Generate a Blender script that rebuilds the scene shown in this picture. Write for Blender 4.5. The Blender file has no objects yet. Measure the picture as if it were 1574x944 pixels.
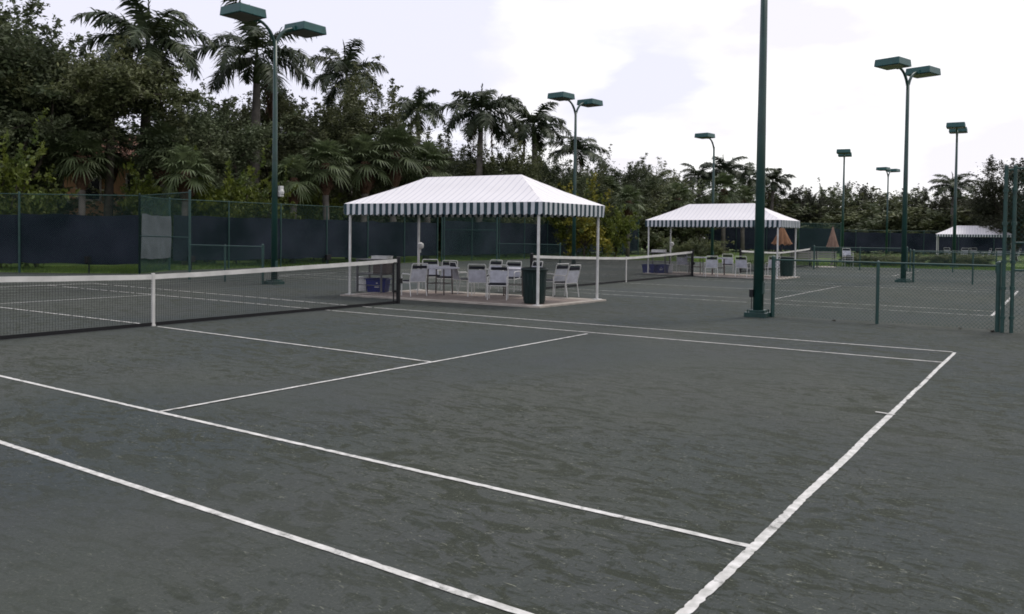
import bpy, math, random
import numpy as np
from mathutils import Vector, Matrix, noise as mnoise
random.seed(7); rng = np.random.default_rng(7)
R_ = math.radians
scn = bpy.context.scene
COL = scn.collection

# ------------------------------------------------------------------ camera
CAM = np.array([13.3071, -8.5726, 1.6909]); YAW, PITCH, ROLL, FPX, CY = 2.1621, -0.0253, 0.0122, 1278.93, 392.7
_f = np.array([math.cos(YAW)*math.cos(PITCH), math.sin(YAW)*math.cos(PITCH), math.sin(PITCH)])
_r = np.array([math.sin(YAW), -math.cos(YAW), 0.0]); _u = np.cross(_r, _f)
RT = np.array([math.cos(ROLL)*_r + math.sin(ROLL)*_u, -math.sin(ROLL)*_r + math.cos(ROLL)*_u, _f])
cam = bpy.data.cameras.new('camera'); cam.sensor_width = 36; cam.lens = 36*FPX/1574
cam.shift_y = -(472-CY)/1574; cam.clip_start = 0.1; cam.clip_end = 3000
co = bpy.data.objects.new('camera', cam); COL.objects.link(co)
co.matrix_world = Matrix(((RT[0][0], RT[1][0], -RT[2][0], CAM[0]), (RT[0][1], RT[1][1], -RT[2][1], CAM[1]),
                          (RT[0][2], RT[1][2], -RT[2][2], CAM[2]), (0, 0, 0, 1)))
scn.camera = co

def ray(px, py): return RT.T @ np.array([(px-787)/FPX, -(py-CY)/FPX, 1.0])
def g(px, py, z=0.0):                      # survey: a point of the ground plane
    d = ray(px, py); return CAM + d*((z-CAM[2])/d[2])
def at(px, D):                             # survey: plan position at distance D along a bearing
    p = CAM + ray(px, 365)*D; return np.array([p[0], p[1], 0.0])
def hz(px): return 350.7 + 0.0122*px
def zat(px, py, D): return CAM[2] + (hz(px)-py)*D/FPX

# ------------------------------------------------------------------ world + sun
SUN_EL, SUN_AZ = R_(62), R_(72)            # azimuth of the sun measured from +X towards +Y
w = bpy.data.worlds.new('World'); scn.world = w; w.use_nodes = True
nt = w.node_tree; nt.nodes.clear(); N = nt.nodes.new; L = nt.links.new
out = N('ShaderNodeOutputWorld'); bg = N('ShaderNodeBackground'); bg.inputs[1].default_value = 0.085
sky = N('ShaderNodeTexSky'); sky.sky_type = 'NISHITA'; sky.sun_disc = False
sky.sun_elevation = SUN_EL; sky.sun_rotation = math.pi/2 - SUN_AZ
tc = N('ShaderNodeTexCoord'); mp = N('ShaderNodeMapping'); mp.inputs['Scale'].default_value = (1, 1, 2.6)
mp.inputs['Location'].default_value = (0.35, 1.2, 0.15)
L(tc.outputs['Generated'], mp.inputs[0])
n1 = N('ShaderNodeTexNoise'); n1.inputs['Scale'].default_value = 2.3; n1.inputs['Detail'].default_value = 7
n1.inputs['Roughness'].default_value = 0.52; n1.inputs['Distortion'].default_value = 0.25
L(mp.outputs[0], n1.inputs['Vector'])
cr = N('ShaderNodeValToRGB'); cr.color_ramp.elements[0].position = 0.455; cr.color_ramp.elements[1].position = 0.535
dt = N('ShaderNodeVectorMath'); dt.operation = 'DOT_PRODUCT'; L(tc.outputs['Generated'], dt.inputs[0]); dt.inputs[1].default_value = (.83, .557, -.55)
ds = N('ShaderNodeMath'); ds.operation = 'MULTIPLY_ADD'; ds.inputs[1].default_value = .42; L(dt.outputs['Value'], ds.inputs[0]); L(n1.outputs['Fac'], ds.inputs[2])   # cloud bank thickens low and to the east
L(ds.outputs[0], cr.inputs[0])
cc = N('ShaderNodeMix'); cc.data_type = 'RGBA'                       # thin lilac veil <-> bright cumulus
cc.inputs[6].default_value = (9.2, 9.15, 10.5, 1); cc.inputs[7].default_value = (10.5, 10.25, 10.6, 1)
n2 = N('ShaderNodeTexNoise'); n2.inputs['Scale'].default_value = 6; n2.inputs['Detail'].default_value = 6; L(mp.outputs[0], n2.inputs['Vector'])
c2 = N('ShaderNodeMix'); c2.data_type = 'RGBA'; c2.inputs[6].default_value = (10.0, 9.7, 10.4, 1); c2.inputs[7].default_value = (12.6, 12.5, 12.3, 1)
r2 = N('ShaderNodeMapRange'); r2.inputs[1].default_value = .38; r2.inputs[2].default_value = .62; L(n2.outputs['Fac'], r2.inputs[0]); L(r2.outputs[0], c2.inputs[0]); L(c2.outputs[2], cc.inputs[7])
L(cr.outputs[0], cc.inputs[0])
mx = N('ShaderNodeMix'); mx.data_type = 'RGBA'; mx.inputs[0].default_value = 0.93
L(sky.outputs[0], mx.inputs[6]); L(cc.outputs[2], mx.inputs[7]); L(mx.outputs[2], bg.inputs[0]); L(bg.outputs[0], out.inputs[0])
sd = bpy.data.lights.new('sun', 'SUN'); sd.energy = 1.5; sd.angle = R_(11); sd.color = (1, 0.95, 0.88)
so = bpy.data.objects.new('sun', sd); COL.objects.link(so)
sv = Vector((math.cos(SUN_AZ)*math.cos(SUN_EL), math.sin(SUN_AZ)*math.cos(SUN_EL), math.sin(SUN_EL)))
so.rotation_euler = sv.to_track_quat('Z', 'Y').to_euler(); so.location = (0, 0, 60)
vs = scn.view_settings; vs.view_transform = 'Standard'; vs.look = 'None'; vs.exposure = 0.25; vs.gamma = 1; vs.use_curve_mapping = False
scn.render.engine = 'CYCLES'
try: scn.cycles.filter_width = 1.75
except Exception: pass

# ------------------------------------------------------------------ materials
def mat(name, col, rough=0.6, var=0.0, vscale=6.0, col2=None, bump=0.0, bscale=40, metal=0.0, spec=0.3, leaf=False, coord='Object'):
    m = bpy.data.materials.new(name); m.use_nodes = True; t = m.node_tree; b = t.nodes['Principled BSDF']
    b.inputs['Roughness'].default_value = rough; b.inputs['Metallic'].default_value = metal
    b.inputs['Specular IOR Level'].default_value = spec
    col = tuple(col)+(1,); c2 = tuple(col2)+(1,) if col2 else tuple(c*(1-var) for c in col[:3])+(1,)
    tcn = t.nodes.new('ShaderNodeTexCoord')
    nz = t.nodes.new('ShaderNodeTexNoise'); nz.inputs['Scale'].default_value = vscale; nz.inputs['Detail'].default_value = 5
    t.links.new(tcn.outputs[coord], nz.inputs['Vector'])
    rp = t.nodes.new('ShaderNodeMapRange'); rp.inputs[1].default_value = 0.32; rp.inputs[2].default_value = 0.68
    t.links.new(nz.outputs['Fac'], rp.inputs[0])
    mxn = t.nodes.new('ShaderNodeMix'); mxn.data_type = 'RGBA'; mxn.inputs[6].default_value = col; mxn.inputs[7].default_value = c2
    t.links.new(rp.outputs[0], mxn.inputs[0]); last = mxn.outputs[2]
    if leaf:                                # every leaf its own tone, every plant its own tone
        gi = t.nodes.new('ShaderNodeNewGeometry'); oi = t.nodes.new('ShaderNodeObjectInfo')
        r1 = t.nodes.new('ShaderNodeMapRange'); r1.inputs[3].default_value = 0.7; r1.inputs[4].default_value = 1.3
        t.links.new(gi.outputs['Random Per Island'], r1.inputs[0])
        r2 = t.nodes.new('ShaderNodeMapRange'); r2.inputs[3].default_value = 0.75; r2.inputs[4].default_value = 1.3
        t.links.new(oi.outputs['Random'], r2.inputs[0])
        mu = t.nodes.new('ShaderNodeMath'); mu.operation = 'MULTIPLY'
        t.links.new(r1.outputs[0], mu.inputs[0]); t.links.new(r2.outputs[0], mu.inputs[1])
        hs = t.nodes.new('ShaderNodeHueSaturation'); t.links.new(last, hs.inputs['Color']); t.links.new(mu.outputs[0], hs.inputs['Value'])
        last = hs.outputs[0]
        b.inputs['Transmission Weight'].default_value = 0
        tr = t.nodes.new('ShaderNodeBsdfTranslucent'); t.links.new(last, tr.inputs[0])
        ms = t.nodes.new('ShaderNodeMixShader'); ms.inputs[0].default_value = 0.22
        t.links.new(b.outputs[0], ms.inputs[1]); t.links.new(tr.outputs[0], ms.inputs[2])
        t.links.new(ms.outputs[0], t.nodes['Material Output'].inputs[0])
    t.links.new(last, b.inputs['Base Color'])
    if bump:
        nb = t.nodes.new('ShaderNodeTexNoise'); nb.inputs['Scale'].default_value = bscale; nb.inputs['Detail'].default_value = 6
        t.links.new(tcn.outputs[coord], nb.inputs['Vector'])
        bp = t.nodes.new('ShaderNodeBump'); bp.inputs['Strength'].default_value = bump; bp.inputs['Distance'].default_value = 0.05
        t.links.new(nb.outputs['Fac'], bp.inputs['Height']); t.links.new(bp.outputs[0], b.inputs['Normal'])
    return m

M = {}
M['white'] = mat('white_paint', (.62, .62, .60), .45, .25, 5)
M['tape'] = mat('white_tape', (.62, .61, .58), .7, .25, 3)
M['pole'] = mat('green_pole_paint', (.010, .050, .042), .38, .35, 3, spec=.5)
M['head'] = mat('lamp_head_paint', (.010, .085, .082), .42, .3, 4, spec=.5)
M['lens'] = mat('lamp_glass', (.16, .14, .14), .3, .3, 6)
M['fpost'] = mat('fence_green', (.015, .062, .052), .45, .35, 6, spec=.5)
M['wire'] = mat('chain_link_wire', (.018, .068, .055), .5, .3, 8)
M['screen'] = mat('navy_windscreen', (.034, .037, .056), 1.0, 0, .45, col2=(.006, .008, .015), bump=1, bscale=1.3, spec=.05)
M['litscreen'] = mat('backlit_windscreen', (.105, .122, .135), .85, .35, 1.2, bump=.7, bscale=2.2)  # sky light through the translucent screen is put into this paler colour
M['black'] = mat('black_metal', (.010, .010, .012), .5, .3, 5)
M['net'] = mat('net_cord', (.045, .048, .048), .8, .2, 5)
M['can'] = mat('trash_can_green', (.003, .018, .017), .5, .3, 4, spec=.4)
M['blue'] = mat('blue_plastic', (.008, .016, .14), .45, .3, 5)
M['navy'] = mat('navy_fabric', (.012, .014, .022), .8, .3, 8)
M['sling'] = mat('pale_sling', (.50, .51, .57), .8, .25, 9)
M['alu'] = mat('grey_metal', (.085, .085, .09), .45, .3, 8)
M['brown'] = mat('brown_metal', (.09, .07, .065), .6, .3, 8)
M['pad'] = mat('concrete_pad', (.42, .38, .33), .85, .35, 3, bump=.3)
M['bark'] = mat('bark', (.075, .062, .050), .95, .5, 5, bump=.8, bscale=14)
M['ptrunk'] = mat('palm_trunk', (.15, .135, .12), .95, .45, 2.5, bump=.5, bscale=9)
M['boots'] = mat('palm_boots', (.10, .055, .035), .95, .5, 8, bump=1, bscale=18)
M['shaft'] = mat('palm_crownshaft', (.055, .085, .025), .6, .4, 3)
M['leaf'] = mat('oak_leaves', (.112, .128, .066), .6, 0, .4, col2=(.058, .080, .040), leaf=True)
M['leafg'] = mat('green_leaves', (.120, .130, .054), .6, 0, .45, col2=(.066, .082, .040), leaf=True)
M['leafy'] = mat('yellow_green_leaves', (.115, .135, .016), .6, 0, .7, col2=(.045, .07, .014), leaf=True)
M['leafo'] = mat('orange_green_leaves', (.20, .17, .018), .6, 0, .9, col2=(.06, .08, .014), leaf=True)
M['frond'] = mat('royal_fronds', (.034, .052, .030), .5, 0, .8, col2=(.055, .068, .030), leaf=True)
M['fan'] = mat('fan_fronds', (.125, .155, .075), .55, 0, .9, col2=(.065, .092, .038), leaf=True)
M['grass'] = mat('grass', (.10, .155, .022), .9, 0, .5, col2=(.04, .075, .014), bump=.6, bscale=20)
M['stucco'] = mat('tan_stucco', (.50, .29, .15), .9, .35, .6, bump=.2)
M['tile'] = mat('clay_tile', (.16, .07, .04), .8, .4, 4, bump=.5, bscale=6)
M['glass'] = mat('dark_glass', (.02, .02, .025), .15, .2, 2, spec=.6)
M['orange'] = mat('orange_canvas', (.25, .13, .07), .85, .4, 4)
M['tan'] = mat('tan_canvas', (.26, .17, .13), .85, .35, 4)
M['dirt'] = mat('leaf_litter', (.035, .028, .02), .9, .4, 20)
M['palew'] = mat('pale_concrete_wall', (.24, .24, .22), .9, .4, .7, bump=.2)

def court_material():
    m = bpy.data.materials.new('green_clay'); m.use_nodes = True; t = m.node_tree; b = t.nodes['Principled BSDF']
    K = t.nodes.new; J = t.links.new; tcn = K('ShaderNodeTexCoord')
    b.inputs['Roughness'].default_value = .92; b.inputs['Specular IOR Level'].default_value = .18
    def nz(scale, detail=4, rough=.5, dist=0, sc=(1, 1, 1), rot=0, loc=(0, 0, 0)):
        mpn = K('ShaderNodeMapping'); mpn.inputs['Scale'].default_value = sc; mpn.inputs['Rotation'].default_value = (0, 0, rot); mpn.inputs['Location'].default_value = loc
        J(tcn.outputs['Object'], mpn.inputs[0]); n = K('ShaderNodeTexNoise'); n.inputs['Scale'].default_value = scale
        n.inputs['Detail'].default_value = detail; n.inputs['Roughness'].default_value = rough; n.inputs['Distortion'].default_value = dist
        J(mpn.outputs[0], n.inputs['Vector']); return n.outputs['Fac']
    def rng_(v, a, c, lo=0, hi=1):
        r = K('ShaderNodeMapRange'); r.inputs[1].default_value = a; r.inputs[2].default_value = c; r.inputs[3].default_value = lo; r.inputs[4].default_value = hi
        J(v, r.inputs[0]); return r.outputs[0]
    def mul(a, c):
        q = K('ShaderNodeMath'); q.operation = 'MULTIPLY'; J(a, q.inputs[0]); J(c, q.inputs[1]); return q.outputs[0]
    def mixc(fac, a, c):
        q = K('ShaderNodeMix'); q.data_type = 'RGBA'; J(fac, q.inputs[0])
        for s, v in ((6, a), (7, c)):
            if isinstance(v, tuple): q.inputs[s].default_value = v+(1,)
            else: J(v, q.inputs[s])
        return q.outputs[2]
    big = rng_(nz(.16, 3, .5, .6), .36, .62)
    c = mixc(big, (.040, .052, .055), (.071, .077, .066))
    c = mixc(rng_(nz(.33, 4, .6, .4, loc=(9, 3, 0)), .45, .7, 0, .45), c, (.060, .064, .067))
    c = mixc(rng_(nz(1.1, 5, .65, .5, loc=(2, 8, 0)), .4, .68, 0, .45), c, (.056, .066, .055))
    play = rng_(nz(.22, 2, .5, .3, loc=(4, 14, 0)), .36, .54, .30, 1)
    st1 = rng_(nz(2.2, 5, .6, 1.6, (1, 2.0, 1), .6), .515, .585, 0, .9)
    st2 = rng_(nz(5.6, 4, .55, 1.4, (1, 2.6, 1), .3, (3, 1, 0)), .55, .62, 0, .85)
    st4 = rng_(nz(6.5, 4, .55, 2.2, (2.6, 1, 1), .9, (13, 1, 0)), .58, .66, 0, .7)
    c = mixc(mul(st1, play), c, (.032, .037, .023))
    c = mixc(mul(st2, play), c, (.028, .034, .024))
    c = mixc(mul(st4, play), c, (.028, .031, .020))
    c = mixc(mul(rng_(nz(11, 4, .6, 2.4, (1, 3.5, 1), .9, (7, 7, 0)), .62, .70, 0, .85), play), c, (.25, .26, .20))
    c = mixc(mul(rng_(nz(16, 4, .6, 2.0, (3.5, 1, 1), .2, (27, 7, 0)), .64, .71, 0, .75), play), c, (.19, .20, .16))
    c = mixc(rng_(nz(70, 3, .75), .35, .7, 0, .5), c, (.034, .040, .037))
    c = mixc(rng_(nz(45, 4, .75, loc=(5, 5, 0)), .58, .74, 0, .45), c, (.13, .14, .12))
    J(c, b.inputs['Base Color'])
    bp = K('ShaderNodeBump'); bp.inputs['Strength'].default_value = .8; bp.inputs['Distance'].default_value = .012
    J(nz(35, 6, .7), bp.inputs['Height']); J(bp.outputs[0], b.inputs['Normal'])
    return m
M['court'] = court_material()

def line_material(dirt):
    m = mat('line_tape', (.66, .65, .62), .7, 0, 14, col2=(.40, .40, .37)); t = m.node_tree; b = t.nodes['Principled BSDF']
    lk = b.inputs['Base Color'].links[0]; src = lk.from_socket
    tcn = t.nodes.new('ShaderNodeTexCoord'); n = t.nodes.new('ShaderNodeTexNoise'); n.inputs['Scale'].default_value = 5; n.inputs['Detail'].default_value = 8; n.inputs['Roughness'].default_value = .8
    t.links.new(tcn.outputs['Object'], n.inputs['Vector'])
    r = t.nodes.new('ShaderNodeMapRange'); r.inputs[1].default_value = .54-dirt; r.inputs[2].default_value = .66-dirt; r.inputs[4].default_value = .9
    t.links.new(n.outputs['Fac'], r.inputs[0]); q = t.nodes.new('ShaderNodeMix'); q.data_type = 'RGBA'
    t.links.new(r.outputs[0], q.inputs[0]); t.links.new(src, q.inputs[6]); q.inputs[7].default_value = (.10, .105, .09, 1)
    t.links.new(q.outputs[2], b.inputs['Base Color']); return m
M['line'] = line_material(0.0); M['lined'] = line_material(.10)

def roof_material(axis):
    m = bpy.data.materials.new('striped_canvas'); m.use_nodes = True; t = m.node_tree; b = t.nodes['Principled BSDF']
    b.inputs['Roughness'].default_value = .7
    tcn = t.nodes.new('ShaderNodeTexCoord'); sp = t.nodes.new('ShaderNodeSeparateXYZ'); t.links.new(tcn.outputs['Object'], sp.inputs[0])
    a = t.nodes.new('ShaderNodeMath'); a.operation = 'MULTIPLY'; a.inputs[1].default_value = 1/.2; t.links.new(sp.outputs[axis], a.inputs[0])
    f = t.nodes.new('ShaderNodeMath'); f.operation = 'FRACT'; t.links.new(a.outputs[0], f.inputs[0])
    gt = t.nodes.new('ShaderNodeMath'); gt.operation = 'LESS_THAN'; gt.inputs[1].default_value = .16; t.links.new(f.outputs[0], gt.inputs[0])
    n = t.nodes.new('ShaderNodeTexNoise'); n.inputs['Scale'].default_value = 1.5; n.inputs['Detail'].default_value = 5; t.links.new(tcn.outputs['Object'], n.inputs['Vector'])
    q0 = t.nodes.new('ShaderNodeMix'); q0.data_type = 'RGBA'; q0.inputs[6].default_value = (.77, .75, .755, 1); q0.inputs[7].default_value = (.69, .67, .675, 1); t.links.new(n.outputs['Fac'], q0.inputs[0])
    q = t.nodes.new('ShaderNodeMix'); q.data_type = 'RGBA'; t.links.new(gt.outputs[0], q.inputs[0]); t.links.new(q0.outputs[2], q.inputs[6])
    q.inputs[7].default_value = (.56, .55, .58, 1); t.links.new(q.outputs[2], b.inputs['Base Color']); return m
M['roofx'] = roof_material(0); M['roofy'] = roof_material(1)
M['vdark'] = mat('green_stripe', (.022, .050, .062), .7, .25, 6)
M['vwhite'] = mat('white_stripe', (.56, .58, .60), .7, .15, 6)

def brick_material():
    m = mat('paver_bricks', (.28, .23, .20), .9, .3, 5, bump=.3); t = m.node_tree; b = t.nodes['Principled BSDF']; src = b.inputs['Base Color'].links[0].from_socket
    tcn = t.nodes.new('ShaderNodeTexCoord'); bk = t.nodes.new('ShaderNodeTexBrick'); bk.inputs['Scale'].default_value = 4.5
    bk.inputs['Color1'].default_value = (1, 1, 1, 1); bk.inputs['Color2'].default_value = (.7, .7, .7, 1); bk.inputs['Mortar'].default_value = (1.2, 1.25, 1.25, 1)
    t.links.new(tcn.outputs['Object'], bk.inputs['Vector']); q = t.nodes.new('ShaderNodeMix'); q.data_type = 'RGBA'; q.blend_type = 'MULTIPLY'; q.inputs[0].default_value = .8
    t.links.new(src, q.inputs[6]); t.links.new(bk.outputs[0], q.inputs[7]); t.links.new(q.outputs[2], b.inputs['Base Color']); return m
M['brick'] = brick_material()

# ------------------------------------------------------------------ mesh helpers
class MB:
    def __init__(s): s.v = []; s.f = []; s.m = []
    def add(s, vs, fs, mi=0):
        o = len(s.v); s.v += [tuple(map(float, p)) for p in vs]; s.f += [tuple(i+o for i in f) for f in fs]; s.m += [mi]*len(fs)
    def box(s, c, d, rz=0, mi=0, top=1.0):
        x, y, z = d[0]/2, d[1]/2, d[2]/2; ca, sa = math.cos(rz), math.sin(rz); P = []
        for sz in (-1, 1):
            k = top if sz > 0 else 1
            for sx, sy in ((-1, -1), (1, -1), (1, 1), (-1, 1)):
                a, b = sx*x*k, sy*y*k; P.append((c[0]+a*ca-b*sa, c[1]+a*sa+b*ca, c[2]+sz*z))
        s.add(P, [(3, 2, 1, 0), (4, 5, 6, 7), (0, 1, 5, 4), (1, 2, 6, 5), (2, 3, 7, 6), (3, 0, 4, 7)], mi)
    def tube(s, pts, r, n=8, mi=0, cap=True):
        pts = [Vector(p) for p in pts]; rs = r if isinstance(r, (list, tuple)) else [r]*len(pts); P = []; F = []
        for i, p in enumerate(pts):
            d = (pts[min(i+1, len(pts)-1)]-pts[max(i-1, 0)]).normalized()
            up = Vector((0, 0, 1)) if abs(d.z) < .95 else Vector((1, 0, 0))
            a = d.cross(up).normalized(); b = d.cross(a).normalized()
            for k in range(n):
                t = 2*math.pi*k/n; P.append(p+(a*math.cos(t)+b*math.sin(t))*rs[i])
        for i in range(len(pts)-1):
            for k in range(n):
                F.append((i*n+k, i*n+(k+1) % n, (i+1)*n+(k+1) % n, (i+1)*n+k))
        if cap: F.append(tuple(range(n))[::-1]); F.append(tuple((len(pts)-1)*n+k for k in range(n)))
        s.add(P, F, mi)
    def lathe(s, prof, c=(0, 0, 0), n=24, mi=0):
        P = []; F = []
        for r, z in prof:
            for k in range(n):
                t = 2*math.pi*k/n; P.append((c[0]+r*math.cos(t), c[1]+r*math.sin(t), c[2]+z))
        for i in range(len(prof)-1):
            for k in range(n): F.append((i*n+k, i*n+(k+1) % n, (i+1)*n+(k+1) % n, (i+1)*n+k))
        s.add(P, F, mi)
    def build(s, name, mats, parent=None, smooth=False, bevel=0):
        me = bpy.data.meshes.new(name); me.from_pydata(s.v, [], s.f)
        if not isinstance(mats, (list, tuple)): mats = [mats]
        for q in mats: me.materials.append(q)
        if len(mats) > 1: me.polygons.foreach_set('material_index', s.m)
        if smooth: me.polygons.foreach_set('use_smooth', [True]*len(me.polygons))
        me.update(); o = bpy.data.objects.new(name, me); COL.objects.link(o)
        if parent: o.parent = parent
        if bevel:
            b = o.modifiers.new('bevel', 'BEVEL'); b.width = bevel; b.segments = 2; b.limit_method = 'ANGLE'
        return o

def tag(o, label=None, cat=None, group=None, kind=None):
    if label: o['label'] = label
    if cat: o['category'] = cat
    if group: o['group'] = group
    if kind: o['kind'] = kind
    return o
def empty(name, loc=(0, 0, 0), rz=0, label=None, cat=None, group=None):
    o = bpy.data.objects.new(name, None); COL.objects.link(o); o.location = tuple(map(float, loc)); o.rotation_euler = (0, 0, rz); o.empty_display_size = .2
    return tag(o, label, cat, group)
def copy_tree(o, parent=None):
    c = o.copy(); COL.objects.link(c)
    if parent: c.parent = parent
    for ch in [q for q in KIDS.get(o.name, [])]:
        copy_tree(ch, c)
    return c
KIDS = {}
def reg(o):
    KIDS[o.name] = [c for c in bpy.data.objects if c.parent == o]
    for c in KIDS[o.name]: reg(c)
used = set()
def place(proto, loc, rz, label, group, scale=None):
    if proto.name not in used: used.add(proto.name); c = proto
    else: c = copy_tree(proto)
    c.location = tuple(map(float, loc)); c.rotation_euler = (0, 0, rz)
    if scale is not None: c.scale = scale if isinstance(scale, tuple) else (scale,)*3
    c['label'] = label
    if group: c['group'] = group
    return c

# ------------------------------------------------------------------ setting: ground, court, grass, lines
m = MB(); m.add([(-900, -900, 0), (900, -900, 0), (900, 900, 0), (-900, 900, 0)], [(0, 1, 2, 3)]); tag(m.build('ground', M['grass']), kind='structure')
def poly(name, pts, z, mt, kind='structure', depth=.0):
    m = MB(); m.add([(p[0], p[1], z) for p in pts], [tuple(range(len(pts)))]); return tag(m.build(name, mt), kind=kind)
poly('court_surface', [(26, -26), (26, 50.5), (14, 46.2), (3, 43.9), (-17.95, 44.5), (-17.95, 12.4), (-16.37, 10.0), (-20.0, 7.3), (-21.9, 6.0), (-30, -4), (-30, -26)], .004, M['court'])

def strip(mb, a, b, wd, seed=0, worn=0.0):
    a = Vector((a[0], a[1], 0)); b = Vector((b[0], b[1], 0)); d = b-a; Ln = d.length; d.normalize(); nrm = Vector((-d.y, d.x, 0))
    zl = .0075+.0006*(abs(int(seed)) % 13); n = max(2, int(Ln/(.025 if worn > .07 else .05))); P = []
    keep = []
    for i in range(n+1):
        s = Ln*i/n
        j = .005*(mnoise.noise(Vector((s*.8, seed, 0))))+.0015*mnoise.noise(Vector((s*9, seed, 4)))
        k1 = -.016*max(0, mnoise.noise(Vector((s*17, seed, 8)))+.8*mnoise.noise(Vector((s*41, seed, 9)))+.5*mnoise.noise(Vector((s*2.1, seed, 7)))-.1)*(.5+7*worn)+.002*mnoise.noise(Vector((s*37, seed, 3))); k2 = -.016*max(0, mnoise.noise(Vector((s*19, seed, 18)))+.8*mnoise.noise(Vector((s*37, seed, 19)))+.5*mnoise.noise(Vector((s*1.9, seed, 17)))-.1)*(.5+7*worn)+.002*mnoise.noise(Vector((s*33, seed, 5)))
        p = a+d*s
        P += [p+nrm*(wd/2+j*1.5+k1)+Vector((0, 0, zl)), p-nrm*(wd/2-j*1.5+k2)+Vector((0, 0, zl))]
        keep.append(mnoise.noise(Vector((s*2.6, seed*3.1, 30))) + .8*mnoise.noise(Vector((s*9, seed, 40))) < (.86-worn*.9 if worn > .08 else 9))
    mb.add(P, [(2*i, 2*i+1, 2*i+3, 2*i+2) for i in range(n) if keep[i]])
def thr(pa, pb, X0, X1):                    # the world line through two surveyed points, cut at X0, X1
    a, b = g(*pa), g(*pb); f = lambda X: a+(b-a)*((X-a[0])/(b[0]-a[0])); return f(X0), f(X1)
bl0, bl1 = g(1053, 944), g(1467, 543); bd = (bl0-bl1)/(bl0[1]-bl1[1])
bn = bl1 + bd*(-5.5-bl1[1])
mb = MB()
bm = g(1370, 637); strip(mb, bl1+(bl1-bl0)*.002, bm, .050, 1, .22); strip(mb, bm, bn, .060, 14, .078)
mw = MB()
strip(mw, *thr((0, 681), (800, 944), -11.88, 11.95), .050, 2)
strip(mw, thr((0, 579), (1150, 841), -11.88, 11.84)[0], g(1154, 842.2), .050, 3, .055)
a_ = g(510, 478); b_ = g(1450, 558); strip(mw, b_, a_, .050, 4, .05); c_ = np.array([-6.4, 3.7, 0]); strip(mw, a_+(a_-b_)*.004, np.array([-11.9, 4.25, 0]), .05, 5, .1)
a_ = g(575, 473.5); b_ = g(1464, 542); strip(mw, b_, a_, .050, 6, .05); strip(mw, a_+(a_-b_)*.006, np.array([-11.9, 5.6, 0]), .05, 7, .1)
strip(mw, g(243, 635), g(903, 514), .050, 8, .06)
strip(mw, g(662, 557.5), g(242, 503), .050, 9, .03); strip(mw, g(228, 500), np.array([-6.4, 0, 0]), .05, 10, .05)
strip(mw, (-6.4, -4.1, 0), (-6.4, 4.1, 0), .05, 11, .05); strip(mw, (-11.9, -5.5, 0), (-11.9, 5.6, 0), .06, 12, .05)
mw.add(mb.v, mb.f)
ln = mw.build('court_lines', M['line']); tag(ln, kind='structure')
for ci, cy in enumerate((18.2, 36.6)):
    m = MB()
    for y in (-5.485, -4.115, 4.115, 5.485): strip(m, (-11.885, cy+y, 0), (11.86, cy+y, 0), .055, 20+ci*9+y, .12)
    for x in (-11.885, 11.885): strip(m, (x, cy-5.5, 0), (x, cy+5.5, 0), .07, 30+x, 0)
    for x in (-6.5, 6.6): strip(m, (x, cy-4.1, 0), (x, cy+4.1, 0), .055, 40+x, .02)
    strip(m, (-6.5, cy, 0), (6.6, cy, 0), .055, 50, .1)
    tag(m.build('court_lines', M['lined']), kind='structure')

# grass blades at the fence foot, where the turf shows
def grass_strip(name, pts, width, n, seed):
    r = np.random.default_rng(seed); P = []; F = []
    for i in range(len(pts)-1):
        a = np.array(pts[i]); b = np.array(pts[i+1]); k = int(n*np.linalg.norm(b-a)); t = r.random(k); d = (b-a)/np.linalg.norm(b-a); nr = np.array([-d[1], d[0]])
        for j in range(k):
            p = a+(b-a)*t[j]+nr*r.random()*width; h = .05+.09*r.random(); an = r.random()*6.28; w_ = .012; lx, ly = r.normal(0, .03, 2)
            o = len(P); P += [(p[0]-w_*math.cos(an), p[1]-w_*math.sin(an), 0), (p[0]+w_*math.cos(an), p[1]+w_*math.sin(an), 0), (p[0]+lx, p[1]+ly, h)]; F.append((o, o+1, o+2))
    me = bpy.data.meshes.new(name); me.from_pydata(P, [], F); me.materials.append(M['grassb']); o = bpy.data.objects.new(name, me); COL.objects.link(o)
    return tag(o, 'short green turf growing in patches along the court edge and fence foot', 'grass', kind='stuff')
M['grassb'] = mat('grass_blades', (.085, .15, .02), .7, 0, .4, col2=(.11, .16, .03), leaf=True)
grass_strip('grass', [(-18.0, 60), (-18.0, 12.4), (-16.4, 10.0), (-20.0, 7.3), (-26, 3)], 5, 170, 3) if False else None
def grass_region(name, quads, n, seed):
    r = np.random.default_rng(seed); P = []; F = []
    for (a, b, c, d) in quads:
        for j in range(n):
            u, v = r.random(2); p = (np.array(a)*(1-u)+np.array(b)*u)*(1-v)+(np.array(d)*(1-u)+np.array(c)*u)*v
            h = .05+.10*r.random(); an = r.random()*6.28; w_ = .014; lx, ly = r.normal(0, .03, 2); o = len(P)
            P += [(p[0]-w_*math.cos(an), p[1]-w_*math.sin(an), 0), (p[0]+w_*math.cos(an), p[1]+w_*math.sin(an), 0), (p[0]+lx, p[1]+ly, h)]; F.append((o, o+1, o+2))
    me = bpy.data.meshes.new(name); me.from_pydata(P, [], F); me.materials.append(M['grassb']); o = bpy.data.objects.new(name, me); COL.objects.link(o)
    return tag(o, 'short green turf growing along the fence foot and the far court edge', 'grass', kind='stuff')
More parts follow.
